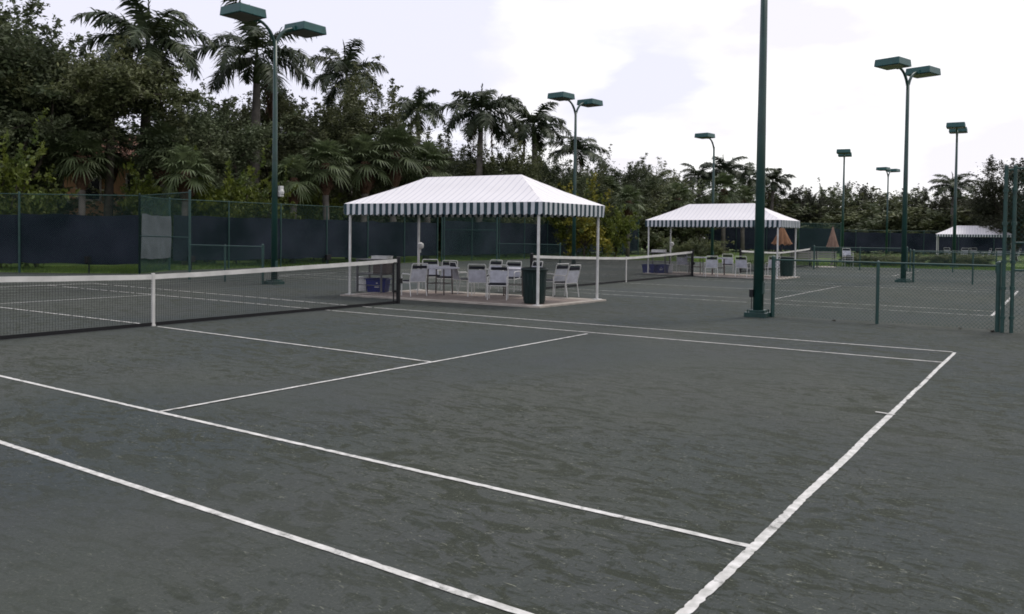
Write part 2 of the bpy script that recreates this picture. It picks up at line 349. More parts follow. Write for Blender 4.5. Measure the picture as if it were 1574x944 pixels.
grass_region('grass', [((-18.1, 12.5), (-18.1, 44), (-23, 44), (-23, 12.5)), ((-16.5, 10.2), (-20.1, 7.4), (-23, 11), (-20, 14)), ((-20.1, 7.4), (-27, 0), (-30, 4), (-23.5, 11)),
                       ((-17.9, 44.7), (3, 44.1), (3, 50), (-17.9, 50)), ((3, 44.1), (14, 46.4), (14, 52), (3, 50)), ((14, 46.4), (26, 50.7), (26, 56), (14, 52))], 9000, 5)

# ------------------------------------------------------------------ fences
def chain_link(mb, a, b, z0, z1, pitch=.085, r=.0022):
    a = Vector((a[0], a[1], 0)); b = Vector((b[0], b[1], 0)); d = b-a; Ln = d.length; d.normalize(); H = z1-z0; nr = Vector((-d.y, d.x, 0))
    n = int((Ln+H)/pitch)+1
    for i in range(n):
        s0 = -H+i*pitch
        for sg in (0, 1):
            # diagonal from (s0,z0) to (s0+H,z1)
            sa, za, sb, zb = s0, 0.0, s0+H, H
            if sa < 0: za = -sa; sa = 0
            if sb > Ln: zb = H-(sb-Ln); sb = Ln
            if zb <= za: continue
            if sg: za, zb = H-za, H-zb
            p = a+d*sa+Vector((0, 0, z0+za))+nr*(.002*(1 if sg else -1)); q = a+d*sb+Vector((0, 0, z0+zb))+nr*(.002*(1 if sg else -1))
            dd = (q-p).normalized(); s1 = dd.cross(nr).normalized()*r; s2 = nr*r
            mb.add([p+s1, p-s1*.5+s2, p-s1*.5-s2, q+s1, q-s1*.5+s2, q-s1*.5-s2], [(0, 1, 4, 3), (1, 2, 5, 4), (2, 0, 3, 5)])
def windscreen(a, b, z0, z1, mt, parent, off=.03, seed=0):
    a = Vector((a[0], a[1], 0)); b = Vector((b[0], b[1], 0)); d = b-a; Ln = d.length; d.normalize(); nr = Vector((-d.y, d.x, 0)); nx = max(2, int(Ln/.2)); nz_ = 9
    m = MB(); P = []
    for i in range(nx+1):
        for k in range(nz_+1):
            s = Ln*i/nx; z = z0+(z1-z0)*k/nz_
            o = .05*mnoise.noise(Vector((s*.9+z*.7, z*.9, seed)))+.03*abs(mnoise.noise(Vector((s*1.7-z*1.1, z*.4, seed+9))))+.012*mnoise.noise(Vector((s*3, z*2.5, seed+5)))
            zz = z - ((.14*abs(mnoise.noise(Vector((s*.5, seed, 0))))+.03*abs(math.sin(s*2.1))) if k in (0, nz_) else 0)
            P.append(a+d*s+nr*(off+o)+Vector((0, 0, zz)))
    m.add(P, [(i*(nz_+1)+k, (i+1)*(nz_+1)+k, (i+1)*(nz_+1)+k+1, i*(nz_+1)+k+1) for i in range(nx) for k in range(nz_)])
    return m.build('windscreen', mt, parent, smooth=True)
def fence(pts, H, label, cat='fence', post_r=.032, rails=(), spacing=3.0, screen=None, pitch=.085, group=None, wire_r=.0022, base=.03, scr_off=.03, ends=(True, True), post_extra=0.05):
    root = empty('chain_link_fence', (pts[0][0], pts[0][1], 0), 0, label, cat, group); o = Vector((pts[0][0], pts[0][1], 0))
    P = [(p[0]-o.x, p[1]-o.y) for p in pts]; ml = MB(); mt = MB()
    for i in range(len(P)-1):
        a, b = P[i], P[i+1]; Ln = math.hypot(b[0]-a[0], b[1]-a[1]); k = max(1, round(Ln/spacing))
        chain_link(ml, a, b, base, H-.02, pitch, wire_r)
        mt.tube([(a[0], a[1], H), (b[0], b[1], H)], .018, 8)
        for j in range(k+1):
            if j == k and i < len(P)-2: continue
            if (i == 0 and j == 0 and not ends[0]) or (i == len(P)-2 and j == k and not ends[1]): continue
            t = j/k; x, y = a[0]+(b[0]-a[0])*t, a[1]+(b[1]-a[1])*t; big = (j in (0, k)); m = MB()
            r = post_r*(1.3 if big else 1); m.tube([(x, y, 0), (x, y, H+(post_extra if big else 0))], r, 10)
            m.lathe([(r*1.15, 0), (r*.9, .03), (0.002, .05)], (x, y, H+(post_extra if big else 0)-.005), 10)
            if cat == 'gate post':
                for zb in (.28, .82, 1.3, 2.0, 2.6): m.lathe([(r*1.02, -.03), (r*1.35, -.028), (r*1.35, .028), (r*1.02, .03)], (x, y, zb), 10)
            m.build('post', M['fpost'], root, smooth=False)
        for rz in rails:
            m = MB(); m.tube([(a[0], a[1], rz), (b[0], b[1], rz)], .019, 8); m.build('mid_rail', M['fpost'], root)
    mt.build('top_rail', M['fpost'], root); ml.build('chain_link', M['wire'], root)
    if screen:
        for (a, b, z0, z1, mk) in screen:
            windscreen((a[0]-o.x, a[1]-o.y), (b[0]-o.x, b[1]-o.y), z0, z1, M[mk], root, scr_off, a[0])
    return root

F1 = [(-26.0, .5), (-20.0, 7.3), (-16.37, 9.97)]
Nd = F1[2]
fence([F1[0], F1[1], F1[2]], 3.0, 'tall green back fence with navy windscreen at the far left behind the near net', spacing=3.4,
      screen=[(F1[0], F1[1], .42, 2.28, 'screen'), (F1[1], F1[2], .40, 2.28, 'screen')], scr_off=.06)
fence([Nd, (-18.1, 12.4)], 2.98, 'short slanted fence panel with windscreen coloured pale as if lit from behind, left of the first light pole', spacing=4, rails=(1.55,), pitch=.06, wire_r=.003,
      screen=[(Nd, (-18.1, 12.4), .62, 2.35, 'litscreen')], ends=(False, True), scr_off=-.06)
fence([(-18.1, 12.4), (-18.1, 30.2)], 3.0, 'long green back fence with navy windscreen behind the first court and canopy', spacing=3.05,
      screen=[((-18.1, 12.6), (-18.1, 30.2), .42, 2.35, 'screen')], ends=(False, True))
fence([Nd, (-11.85, 9.0)], 3.0, 'tall open chain link side fence beside the slanted pale screened panel', spacing=5, rails=(1.45,), ends=(True, True))
fence([(-11.8, 8.98), (-8.05, 9.0)], 1.2, 'low chain link fence running up to the left light pole', spacing=1.9, ends=(False, True))
fence([(8.08, 9.17), (12.22, 9.12)], 1.22, 'low chain link fence between the nearest light pole and the tall gate post', spacing=2.05, pitch=.07, wire_r=.0026, base=.04)
fence([(12.3, 9.04), (12.44, 9.1)], 2.98, 'pair of tall green gate posts at the right edge of the photo', post_r=.026, spacing=1, cat='gate post')
fence([(12.46, 9.1), (15.5, 9.1), (18.5, 9.1)], 3.0, 'tall chain link fence running off the right edge of the photo', spacing=3, rails=(1.65, 1.15), ends=(False, True))
fence([(-11.9, 27.6), (-8.0, 27.5)], 1.2, 'low chain link fence seen under the first canopy, next to the second court pole', spacing=3.9, ends=(False, True))
fence([(-16.0, 28.2), (-11.95, 27.6)], 3.0, 'tall open chain link side fence seen through the first canopy', spacing=5, rails=(1.9,))
fence([(8.2, 27.3), (12.3, 27.2)], 1.2, 'low chain link fence to the right of the second court light pole', spacing=2.05)
fence([(-18.1, 30.6), (-18.1, 58.0)], 3.0, 'far back fence with dark windscreen between the two canopies', spacing=3.05, screen=[((-18.1, 30.6), (-18.1, 58), .42, 2.5, 'screen')], ends=(True, True))
q0, q1, q2, q3 = at(1085, 84), at(1225, 84), at(1228, 74), at(1292, 74)
fence([q0[:2], q1[:2]], 2.9, 'dark screened fence behind the second canopy', spacing=3.2, screen=[(q0, q1, .5, 2.7, 'screen')], pitch=.12)
fence([q2[:2], q3[:2]], 3.0, 'green mesh fence panel behind the closed umbrellas', spacing=3.2, screen=[(q2, q3, .6, 2.6, 'screen')], pitch=.06, wire_r=.004)
q4, q5, q6 = at(1262, 84), at(1420, 86), at(1640, 83)
fence([q4[:2], q5[:2], q6[:2]], 2.55, 'long farthest fence with navy windscreen behind the smallest canopy', spacing=3.3, screen=[(q4, q5, .45, 2.38, 'screen'), (q5, q6, .45, 2.38, 'screen')], pitch=.14)
q7, q8 = at(1252, 45.3), at(1395, 44.2)
fence([q7[:2], q8[:2]], 1.2, 'low green rail fence along the far court edge in front of the hedge', spacing=2.4)
q9, q10 = at(1400, 43.5), at(1600, 42.5)
fence([q9[:2], q10[:2]], 1.1, 'low green rail fence in front of the smallest canopy', spacing=2.4)

# ------------------------------------------------------------------ tennis nets
def net(x, yc, half, label, post_label=None, near=False, strap_at=0.0):
    root = empty('tennis_net', (x, yc, 0), 0, label, 'net', 'tennis nets strung across the courts')
    top = lambda y: 0.914+.156*min(1, abs(y)/half)**1.25
    m = MB(); pitch = .045 if near else .06; th = .0021 if near else .004
    nv = int(2*half/pitch)
    for i in range(nv+1):
        y = -half+2*half*i/nv; t = top(y)-.04
        m.add([(-th, y-th, .05), (th, y, .05), (-th, y+th, .05), (-th, y-th, t), (th, y, t), (-th, y+th, t)], [(0, 1, 4, 3), (1, 2, 5, 4), (2, 0, 3, 5)])
    nh = int(.95/pitch); K = 24
    for j in range(nh):
        fr = j/nh
        for i in range(K):
            y0, y1 = -half+2*half*i/K, -half+2*half*(i+1)/K; z0 = .06+(top(y0)-.1)*fr; z1 = .06+(top(y1)-.1)*fr
            m.add([(-th, y0, z0-th), (th, y0, z0), (-th, y0, z0+th), (-th, y1, z1-th), (th, y1, z1), (-th, y1, z1+th)], [(0, 1, 4, 3), (1, 2, 5, 4), (2, 0, 3, 5)])
    # doubled upper courses of the netting
    for j in range(5 if near else 3):
        for i in range(K):
            y0, y1 = -half+2*half*i/K, -half+2*half*(i+1)/K; z0 = top(y0)-.10-j*pitch-.02; z1 = top(y1)-.10-j*pitch-.02
            m.add([(.004, y0, z0-th), (.004+2*th, y0, z0), (.004, y0, z0+th), (.004, y1, z1-th), (.004+2*th, y1, z1), (.004, y1, z1+th)], [(0, 1, 4, 3), (1, 2, 5, 4), (2, 0, 3, 5)])
    m.build('netting', M['net'], root)
    m = MB()                                # folded headband with a soft sag between ties
    for i in range(60):
        y0, y1 = -half+2*half*i/60, -half+2*half*(i+1)/60
        P = []
        for y in (y0, y1):
            t = top(y)+.004*mnoise.noise(Vector((y*1.5, 0, 0))); P += [(-.006, y, t), (.006, y, t), (.012, y, t-.085), (-.012, y, t-.085)]
        m.add(P, [(0, 1, 5, 4), (1, 2, 6, 5), (2, 3, 7, 6), (3, 0, 4, 7)])
    m.build('headband', M['tape'], root)
    m = MB(); m.box((0, strap_at, .47), (.034, .055, .93)); m.box((0, strap_at, .02), (.05, .07, .03)); m.build('center_strap', M['tape'], root, bevel=.004)
    m = MB(); m.box((0, 0, .045), (.012, 2*half, .06)); m.build('bottom_band', M['black'], root)
    for s in (-1, 1):
        m = MB(); y = s*(half+.06); m.tube([(0, y, 0), (0, y, 1.10)], .05, 14); m.lathe([(.052, 0), (.045, .02), (.002, .035)], (0, y, 1.10), 14)
        m.tube([(0, y-s*.16, 0), (0, y-s*.16, .98)], .016, 8); m.box((0, y-s*.08, .3), (.05, .2, .05)); m.box((0, y-s*.08, .98), (.04, .2, .03))
        m.box((.06, y, .55), (.07, .09, .12)); m.build('net_post', M['black'], root, smooth=False)
net(0, 0, 6.33, 'near tennis net with white headband, nearest and largest of the nets', near=True)
net(-.1, 18.85, 6.33, 'second court tennis net seen between the two striped canopies')
net(.3, 36.6, 6.3, 'third court tennis net, smallest, behind the trash can of the second canopy')

# ------------------------------------------------------------------ light poles
def light_pole(x, y, top, label, base_r=.105, heads=(-1, 1), rz=0, base_box=True, small=False):
    root = empty('light_pole', (x, y, 0), rz, label, 'light pole', 'green floodlight poles around the courts'); zt = top-.75
    m = MB(); m.tube([(0, 0, .0), (0, 0, zt*.5), (0, 0, zt)], [base_r, base_r*.8, base_r*.58], 16); m.build('pole', M['pole'], root, smooth=True)
    m = MB(); m.box((0, 0, .05), (.46, .46, .10)); m.box((0, 0, .125), (.30, .30, .05))
    for sx in (-1, 1):
        for sy in (-1, 1): m.tube([(sx*.17, sy*.17, .1), (sx*.17, sy*.17, .16)], .018, 6)
    m.build('base_plate', M['pole'], root, bevel=.006)
    m = MB(); m.box((base_r*.93, 0, .62), (.03, base_r*.95, .26)); m.tube([(base_r*.9, 0, .7), (base_r*.9+.03, 0, .7)], .008, 6); m.build('access_plate', M['pole'], root, bevel=.006)
    for s in heads:
        m = MB(); pts = []
        for k in range(9):
            a = math.pi/2*k/8; pts.append((0, s*(.80*(1-math.cos(a))), zt-.35+.88*math.sin(a)))
        m.tube(pts, [base_r*.52]*5+[base_r*.46]*4, 10); m.build('arm', M['pole'], root, smooth=True)
        h = MB(); c = (0, s*1.24, top-.13); h.box(c, (.98, 1.0, .27), top=.95); h.box((0, s*.73, top-.2), (.22, .10, .16))
        hd = h.build('lamp_head', M['head'], root, bevel=.02)
        l = MB(); l.box((c[0], c[1], top-.272), (.84, .86, .014)); l.build('lamp_glass', M['lens'], hd)
    return root
p = g(421.5, 437); lp = light_pole(p[0], p[1], 8.5, 'tall green twin headed light pole left of the first canopy')
m = MB(); m.box((.10, .16, 2.98), (.12, .14, .34)); m.tube([(.0, .08, 2.9), (.1, .16, 2.9)], .015, 6); m.lathe([(.02, 0), (.09, .04), (.1, .12), (.05, .2)], (.12, .16, 2.85), 12)
m.build('white_bell_cover', M['white'], lp, bevel=.01)
bp_ = light_pole(7.81, 9.04, 8.6, 'nearest thick green light pole crossing the full height of the photo', base_r=.112)
m = MB(); m.box((-.12, -.08, .50), (.08, .09, .16)); m.tube([(-.12, -.08, .1), (-.12, -.08, .44)], .010, 6); m.build('electrical_box', M['black'], bp_, bevel=.008)
light_pole(-7.5, 28.0, 8.62, 'green twin headed light pole standing behind the right end of the first canopy', rz=R_(-6))
light_pole(7.88, 27.05, 8.5, 'green twin headed light pole right of the nearest thick pole', rz=R_(-17))
for px, D, ty, lab in ((1095, 55, 209, 'slim light pole rising behind the second canopy'), (1467, 49.5, 194, 'light pole in front of the smallest canopy'),
                       (1295, 63, 233, 'distant light pole beside the closed tan umbrella'), (1363, 79, 259, 'farthest and shortest light pole just left of the tall right pole')):
    p = at(px, D); light_pole(p[0], p[1], zat(px, ty, D), lab, heads=(-1,) if px == 1095 else (-1, 1), rz={1095: R_(-8), 1467: R_(3), 1295: R_(10), 1363: R_(-11)}[px])

# ------------------------------------------------------------------ canopies
def canopy(A, u, v, Ln, Wd, label, ze=2.45, zr=3.2, zv=2.17, post_lab=None, period=.2, slab=True):
    rz = math.atan2(u[1], u[0]); root = empty('striped_canopy', (A[0], A[1], 0), rz, label, 'canopy', 'striped shade canopies beside the courts')
    ca, sa = math.cos(rz), math.sin(rz); vl = np.array([v[0]*ca+v[1]*sa, -v[0]*sa+v[1]*ca])   # v in the local frame
    Q = lambda s, t, z: (s*Ln+vl[0]*t*Wd, vl[1]*t*Wd, z)
    o = .02; c = [Q(-o, -o, ze), Q(1+o, -o, ze), Q(1+o, 1+o, ze), Q(-o, 1+o, ze)]; k = 1.38/Ln; r0, r1 = Q(.5-.255, .5, zr), Q(.5+.255, .5, zr)
    m = MB(); lo = [(p[0], p[1], p[2]-.012) for p in c]
    # subdivided panels with a slight sag between the hips
    def panel(p0, p1, p2, p3, mi, n=18):
        P = []; 
        for i in range(n+1):
            for j in range(n+1):
                a, b = i/n, j/n; e0 = Vector(p0)*(1-a)+Vector(p1)*a; e1 = Vector(p3)*(1-a)+Vector(p2)*a; q = e0*(1-b)+e1*b; q.z -= .045*math.sin(math.pi*b)*(.5+.5*abs(math.sin(3*math.pi*a)))-.014*mnoise.noise(Vector((q.x*1.7, q.y*2.3, mi*5+zr)))*math.sin(math.pi*b); P.append(q)
        m.add(P, [(i*(n+1)+j, (i+1)*(n+1)+j, (i+1)*(n+1)+j+1, i*(n+1)+j+1) for i in range(n) for j in range(n)], mi)
    panel(c[0], c[1], r1, r0, 0); panel(c[2], c[3], r0, r1, 0); panel(c[1], c[2], r1, r1, 1); panel(c[3], c[0], r0, r0, 1)
    rf = m.build('roof_canvas', [M['roofx'], M['roofy']], root, smooth=True)
    m = MB()
    for a, b in ((c[0], c[1]), (c[1], c[2]), (c[2], c[3]), (c[3], c[0])):
        a, b = Vector(a), Vector(b); n = int(round((b-a).length/period))*2; sub = 4
        for i in range(n):
            for s in range(sub):
                t0, t1 = (i+s/sub)/n, (i+(s+1)/sub)/n; q0 = a.lerp(b, t0); q1 = a.lerp(b, t1)
                d0 = .03*abs(math.sin(math.pi*(t0*n/2))); d1 = .03*abs(math.sin(math.pi*(t1*n/2)))
                w0 = .035*mnoise.noise(Vector((q0.x*2.2, q0.y*2.2, 3))); w1 = .035*mnoise.noise(Vector((q1.x*2.2, q1.y*2.2, 3))); nx_, ny_ = (b-a).y/(b-a).length, -(b-a).x/(b-a).length
                m.add([q0, q1, (q1.x+nx_*w1, q1.y+ny_*w1, zv+.01-d1), (q0.x+nx_*w0, q0.y+ny_*w0, zv+.01-d0)], [(0, 1, 2, 3)], i % 2)
    m.build('valance', [M['vdark'], M['vwhite']], root)
    m = MB(); i_ = .012; cc_ = [Q(i_, i_, ze-.05), Q(1-i_, i_, ze-.05), Q(1-i_, 1-i_, ze-.05), Q(i_, 1-i_, ze-.05)]
    for a, b in zip(cc_, cc_[1:]+cc_[:1]): m.tube([a, b], .022, 8)
    rr0, rr1 = (r0[0], r0[1], r0[2]-.06), (r1[0], r1[1], r1[2]-.06); m.tube([rr0, rr1], .022, 8)
    for a, b in ((cc_[0], rr0), (cc_[3], rr0), (cc_[1], rr1), (cc_[2], rr1)): m.tube([a, b], .02, 8)
    for t in (.33, .66): m.tube([Q(t, .01, ze-.05), Q(t, .5, zr-.06), Q(t, .99, ze-.05)], .018, 8)
    m.build('roof_frame', M['white'], root)
    for q in (Q(.005, .01, 0), Q(.995, .01, 0), Q(.995, .99, 0), Q(.005, .99, 0)):
        m = MB(); m.tube([(q[0], q[1], .03), (q[0], q[1], ze-.04)], .034, 12); m.box((q[0], q[1], .052), (.18, .18, .016)); m.build('post', M['white'], root)
    return root, Q
A1, B1, C1 = g(535, 455), g(827, 473), g(920, 463)
def setup(A, B, C): u = (B-A); v = (C-B); return u/np.linalg.norm(u), v/np.linalg.norm(v), np.linalg.norm(u), np.linalg.norm(v)
u1, v1, L1, W1 = setup(A1, B1, C1)
can1, Q1 = canopy(A1, u1, v1, L1, W1, 'nearest and largest white hipped canopy with green striped valance')
A2, B2, C2 = g(993, 421), g(1195, 430), g(1223, 427); A2 = A2 + (B2-A2)*.01
u2, v2, L2, W2 = setup(A2, B2, C2)
can2, Q2 = canopy(A2, u2, v2, L2, W2, 'second white canopy with striped valance, behind the thick green pole', ze=2.40, zr=3.13, zv=2.12)
A3 = np.array([3.85, 70.0, 0]); u3 = np.array([.98, .08, 0]); v3 = np.array([-.08, 1., 0])
can3, Q3 = canopy(A3, u3, v3, 5.5, 2.9, 'smallest, most distant white canopy near the right edge', ze=2.15, zr=2.9, zv=1.95)
def pad(A, u, v, Ln, Wd, label):
    rz = math.atan2(u[1], u[0]); ca, sa = math.cos(rz), math.sin(rz); vl = np.array([v[0]*ca+v[1]*sa, -v[0]*sa+v[1]*ca])
    Q = lambda x, y, z: (x+vl[0]*y, vl[1]*y, z)
    root = empty('canopy_floor', (A[0], A[1], 0), rz); tag(root, kind='structure')
    m = MB(); e = .14; w_ = .24; h = .045
    def slab(x0, x1, y0, y1, hh):
        P = [Q(x0, y0, .002), Q(x1, y0, .002), Q(x1, y1, .002), Q(x0, y1, .002), Q(x0, y0, hh), Q(x1, y0, hh), Q(x1, y1, hh), Q(x0, y1, hh)]
        m.add(P, [(4, 5, 6, 7), (0, 1, 5, 4), (1, 2, 6, 5), (2, 3, 7, 6), (3, 0, 4, 7)])
    slab(-e, Ln+e, -e, w_-e, h); slab(-e, Ln+e, Wd+e-w_*1.7, Wd+e, h); slab(-e, w_-e, w_-e, Wd+e-w_*1.7, h); slab(Ln+e-w_, Ln+e, w_-e, Wd+e-w_*1.7, h)
    m.build('concrete_edge', M['pad'], root, bevel=.006)
    m = MB(); slab(w_-e+.004, Ln+e-w_-.004, w_-e+.004, Wd+e-w_*1.7-.004, h-.006); m.build('brick_paving', M['brick'], root)
pad(A1, u1, v1, L1, W1, ''); pad(A2, u2, v2, L2, W2, '')
# little white fan fixed on the canopies' rear posts
for cn, Q, s in ((can1, Q1, .005), (can2, Q2, .005)):
    q = Q(s, .99, 0); m = MB(); z = 1.33; m.lathe([(.02, -.1), (.085, -.06), (.095, 0), (.085, .06), (.02, .1)], (q[0]+.09, q[1]-.03, z), 14); m.box((q[0]+.04, q[1], z), (.1, .03, .03))
    m.tube([(q[0]+.09, q[1]-.03, z-.08), (q[0]+.09, q[1]-.03, z-.2)], .015, 6); m.build('white_bracket_fan', M['white'], cn)

# ------------------------------------------------------------------ patio furniture
def make_chair():
    root = empty('patio_chair', (0, 0, 0), 0, 'chair', 'chair', 'white framed patio chairs under the canopies')
    W = .27; r = .014                       # faces +x
    for s in (-1, 1):
        m = MB(); m.tube([(.26, s*W, 0), (.24, s*W, .40)], r, 8); m.build('leg', M['white'], root)
        m = MB(); m.tube([(-.30, s*W, 0), (-.22, s*W, .42)], r, 8); m.build('leg', M['white'], root)
        m = MB(); m.tube([(.24, s*W, .40), (.25, s*W, .60), (.20, s*W, .645), (-.10, s*W, .65), (-.27, s*W, .64)], r, 8); m.build('armrest', M['white'], root)
    m = MB(); m.tube([(.24, -W, .40), (.24, W, .40)], r, 8); m.tube([(-.22, -W, .42), (-.22, W, .42)], r, 8)
    for s in (-1, 1):
        m.tube([(.24, s*W, .40), (-.22, s*W, .42), (-.36, s*W*.97, .92)], r, 8)
    m.tube([(-.36, -W*.97, .92), (-.375, -W*.9, .96), (-.375, W*.9, .96), (-.36, W*.97, .92)], r, 8); m.build('frame', M['white'], root)
    m = MB(); n = 8
    def sheet(P0, P1, sag, th=.012, w_=W-.012):
        P = []
        for i in range(n+1):
            t = i/n; x = P0[0]+(P1[0]-P0[0])*t; z = P0[1]+(P1[1]-P0[1])*t
            for j in range(n+1):
                y = -w_+2*w_*j/n; k = sag*math.sin(math.pi*j/n)*math.sin(math.pi*min(1, t+.1)); P.append((x-(k if abs(P1[1]-P0[1]) > .2 else 0), y, z-(k if abs(P1[1]-P0[1]) <= .2 else 0)))
        return P
    F = [(i*(n+1)+j, (i+1)*(n+1)+j, (i+1)*(n+1)+j+1, i*(n+1)+j+1) for i in range(n) for j in range(n)]
    m.add(sheet((-.225, .43), (-.33, .80), .02), F); m.build('back_sling', M['sling'], root, smooth=True)
    m = MB(); m.box((-.345, 0, .86), (.045, .47, .085)); m.build('head_cushion', M['navy'], root, bevel=.015)
    m = MB(); m.box((.01, 0, .435), (.44, .50, .06)); m.build('seat_cushion', M['navy'], root, bevel=.02)
    reg(root); return root
chair = make_chair()
GRP = 'white framed patio chairs under the canopies'
def onpad(px, py): p = g(px, py); return (p[0], p[1], .045)
def ch(px, py, face, label, z=.045):
    p = g(px, py); place(chair, (p[0], p[1], z), face, label, GRP, .89)
ch(636, 457, R_(160), 'white patio chair facing left right beside the near net post')
ch(686, 449, R_(-70), 'white patio chair behind the round table, facing the near court')
ch(736, 458, R_(115), 'white patio chair with its back turned in the middle of the first canopy')
ch(712, 453, R_(60), 'patio chair between the round table and the chair with its back turned')
ch(752, 446, R_(-95), 'patio chair half hidden behind the chair with its back turned')
ch(765, 463, R_(-60), 'patio chair nearest the court edge, between both tables under the first canopy')
ch(664, 446, R_(-40), 'patio chair left behind the round table near the net post')
ch(783, 450, R_(-80), 'patio chair behind the round table left of the near trash can')
ch(813, 449, R_(-110), 'patio chair hidden behind the near green trash can')
ch(852, 455, R_(165), 'left chair of the pair right of the near trash can')
ch(869, 459, R_(170), 'right chair of the pair right of the near trash can')
def make_table():
    root = empty('patio_table', (0, 0, 0), 0, 'table', 'table', 'round patio tables under the canopies')
    m = MB(); m.lathe([(0.001, .70), (.50, .70), (.52, .705), (.525, .72), (.52, .735), (.50, .74), (0.001, .74)], n=28); m.build('table_top', M['sling'], root)
    for k in range(4):
        a = math.pi/4+k*math.pi/2; m = MB(); m.tube([(.36*math.cos(a), .36*math.sin(a), 0), (.33*math.cos(a), .33*math.sin(a), .70)], .018, 8); m.build('leg', M['brown'], root)
    m = MB(); m.tube([(.34*math.cos(a), .34*math.sin(a), .30) for a in [math.pi/4+k*math.pi/2 for k in range(5)]], .01, 6); m.build('brace', M['brown'], root)
    reg(root); return root
table = make_table(); TG = 'round patio tables under the canopies'
place(table, onpad(676, 455), .2, 'round patio table on brown legs near the net post, first canopy', TG)
place(table, onpad(790, 457), .5, 'round patio table just left of the near trash can', TG)
# second canopy furniture
for px, py, f, l in ((1050, 421, 100, 'leftmost chair under the second canopy, behind the net'), (1092, 427, 120, 'chair left of the table under the second canopy'),
                     (1118, 421, -70, 'chair behind the table under the second canopy'), (1142, 427, 90, 'chair with its back turned just left of the thick green pole'), (1187, 426, 120, 'chair right of the thick green pole beside a trash can')):
    ch(px, py, R_(f), l)
place(table, onpad(1104, 424), .3, 'round patio table under the second canopy', TG)
place(table, onpad(1070, 422), .1, 'round patio table behind the far net post of the second court', TG)
# third canopy furniture: on the turf
for k, (s, t, f) in enumerate(((.18, .2, 60), (.36, .1, 120), (.52, .3, 20), (.66, .05, 200), (.82, .25, 110), (1.04, .0, 170), (.5, .8, -80))):
    q = Q3(s, t, 0); wx = A3[0]+q[0]*math.cos(.08)-q[1]*math.sin(.08); wy = A3[1]+q[0]*math.sin(.08)+q[1]*math.cos(.08)
    place(chair, (wx, wy, 0), R_(f), ('leftmost chair', 'second chair from the left', 'chair in the middle', 'chair right of the middle', 'second chair from the right', 'rightmost chair', 'rear chair')[k]+' under the smallest canopy', GRP, 1.05)
q = Q3(.45, .45, 0); place(table, (A3[0]+q[0], A3[1]+q[1]+.3, 0), 0, 'round patio table under the smallest canopy', TG)

# trash cans
def make_can():
    root = empty('trash_can', (0, 0, 0), 0, 'can', 'trash can', 'dark green trash cans beneath the canopies')
    m = MB(); n = 32; m.lathe([(.001, .0), (.25, .0), (.255, .03), (.27, .1), (.30, .80), (.305, .82)], n=n)
    for k in range(16):
        a = 2*math.pi*k/16; m.tube([(.262*math.cos(a), .262*math.sin(a), .06), (.298*math.cos(a), .298*math.sin(a), .76)], .008, 5)
    m.build('body', M['can'], root, smooth=True)
    m = MB(); m.lathe([(.305, .80), (.33, .80), (.335, .83), (.33, .86), (.29, .87), (.27, .86), (.265, .80)], n=n); m.build('rim', M['can'], root, smooth=True)
    m = MB(); m.lathe([(.262, .5), (.27, .82), (.30, .875), (.32, .86)], n=n); m.build('liner_bag', M['black'], root, smooth=True)
    reg(root); return root
can = make_can(); p = g(821, 469)
place(can, (p[0], p[1], .045), 0, 'dark green trash can behind the right front post of the first canopy', 'dark green trash cans beneath the canopies', (.98, .98, .98))
p = g(1209, 426); place(can, (p[0], p[1], .045), .4, 'dark green trash can between the right posts of the second canopy', 'dark green trash cans beneath the canopies', (.98, .98, .95))

# water cooler stand on the left of each canopy, with a blue bin below
def make_stand():
    root = empty('cooler_stand', (0, 0, 0), 0, 'stand', 'stand', 'metal cooler stands under the canopies')
    for sx in (-1, 1):
        for sy in (-1, 1):
            m = MB(); m.box((sx*.42, sy*.26, .46), (.045, .045, .92)); m.build('leg', M['alu'], root)
    for z in (.90, .50):
        m = MB(); m.box((0, 0, z), (.92, .58, .03)); m.build('shelf', M['alu'], root, bevel=.006)
    m = MB(); m.tube([(.42, -.26, .2), (-.42, -.26, .2)], .012, 6); m.tube([(.42, .26, .2), (-.42, .26, .2)], .012, 6); m.build('brace', M['alu'], root)
    reg(root); return root
stand = make_stand(); SG = 'metal cooler stands under the canopies'
ps = g(577, 452); place(stand, (ps[0]-.12, ps[1]+.12, .045), u1[1], 'grey metal stand with shelves behind the right end of the near net', SG)
ps2 = g(1008, 421); place(stand, (ps2[0], ps2[1]+.3, .045), 0, 'grey metal stand at the left end of the second canopy', SG)
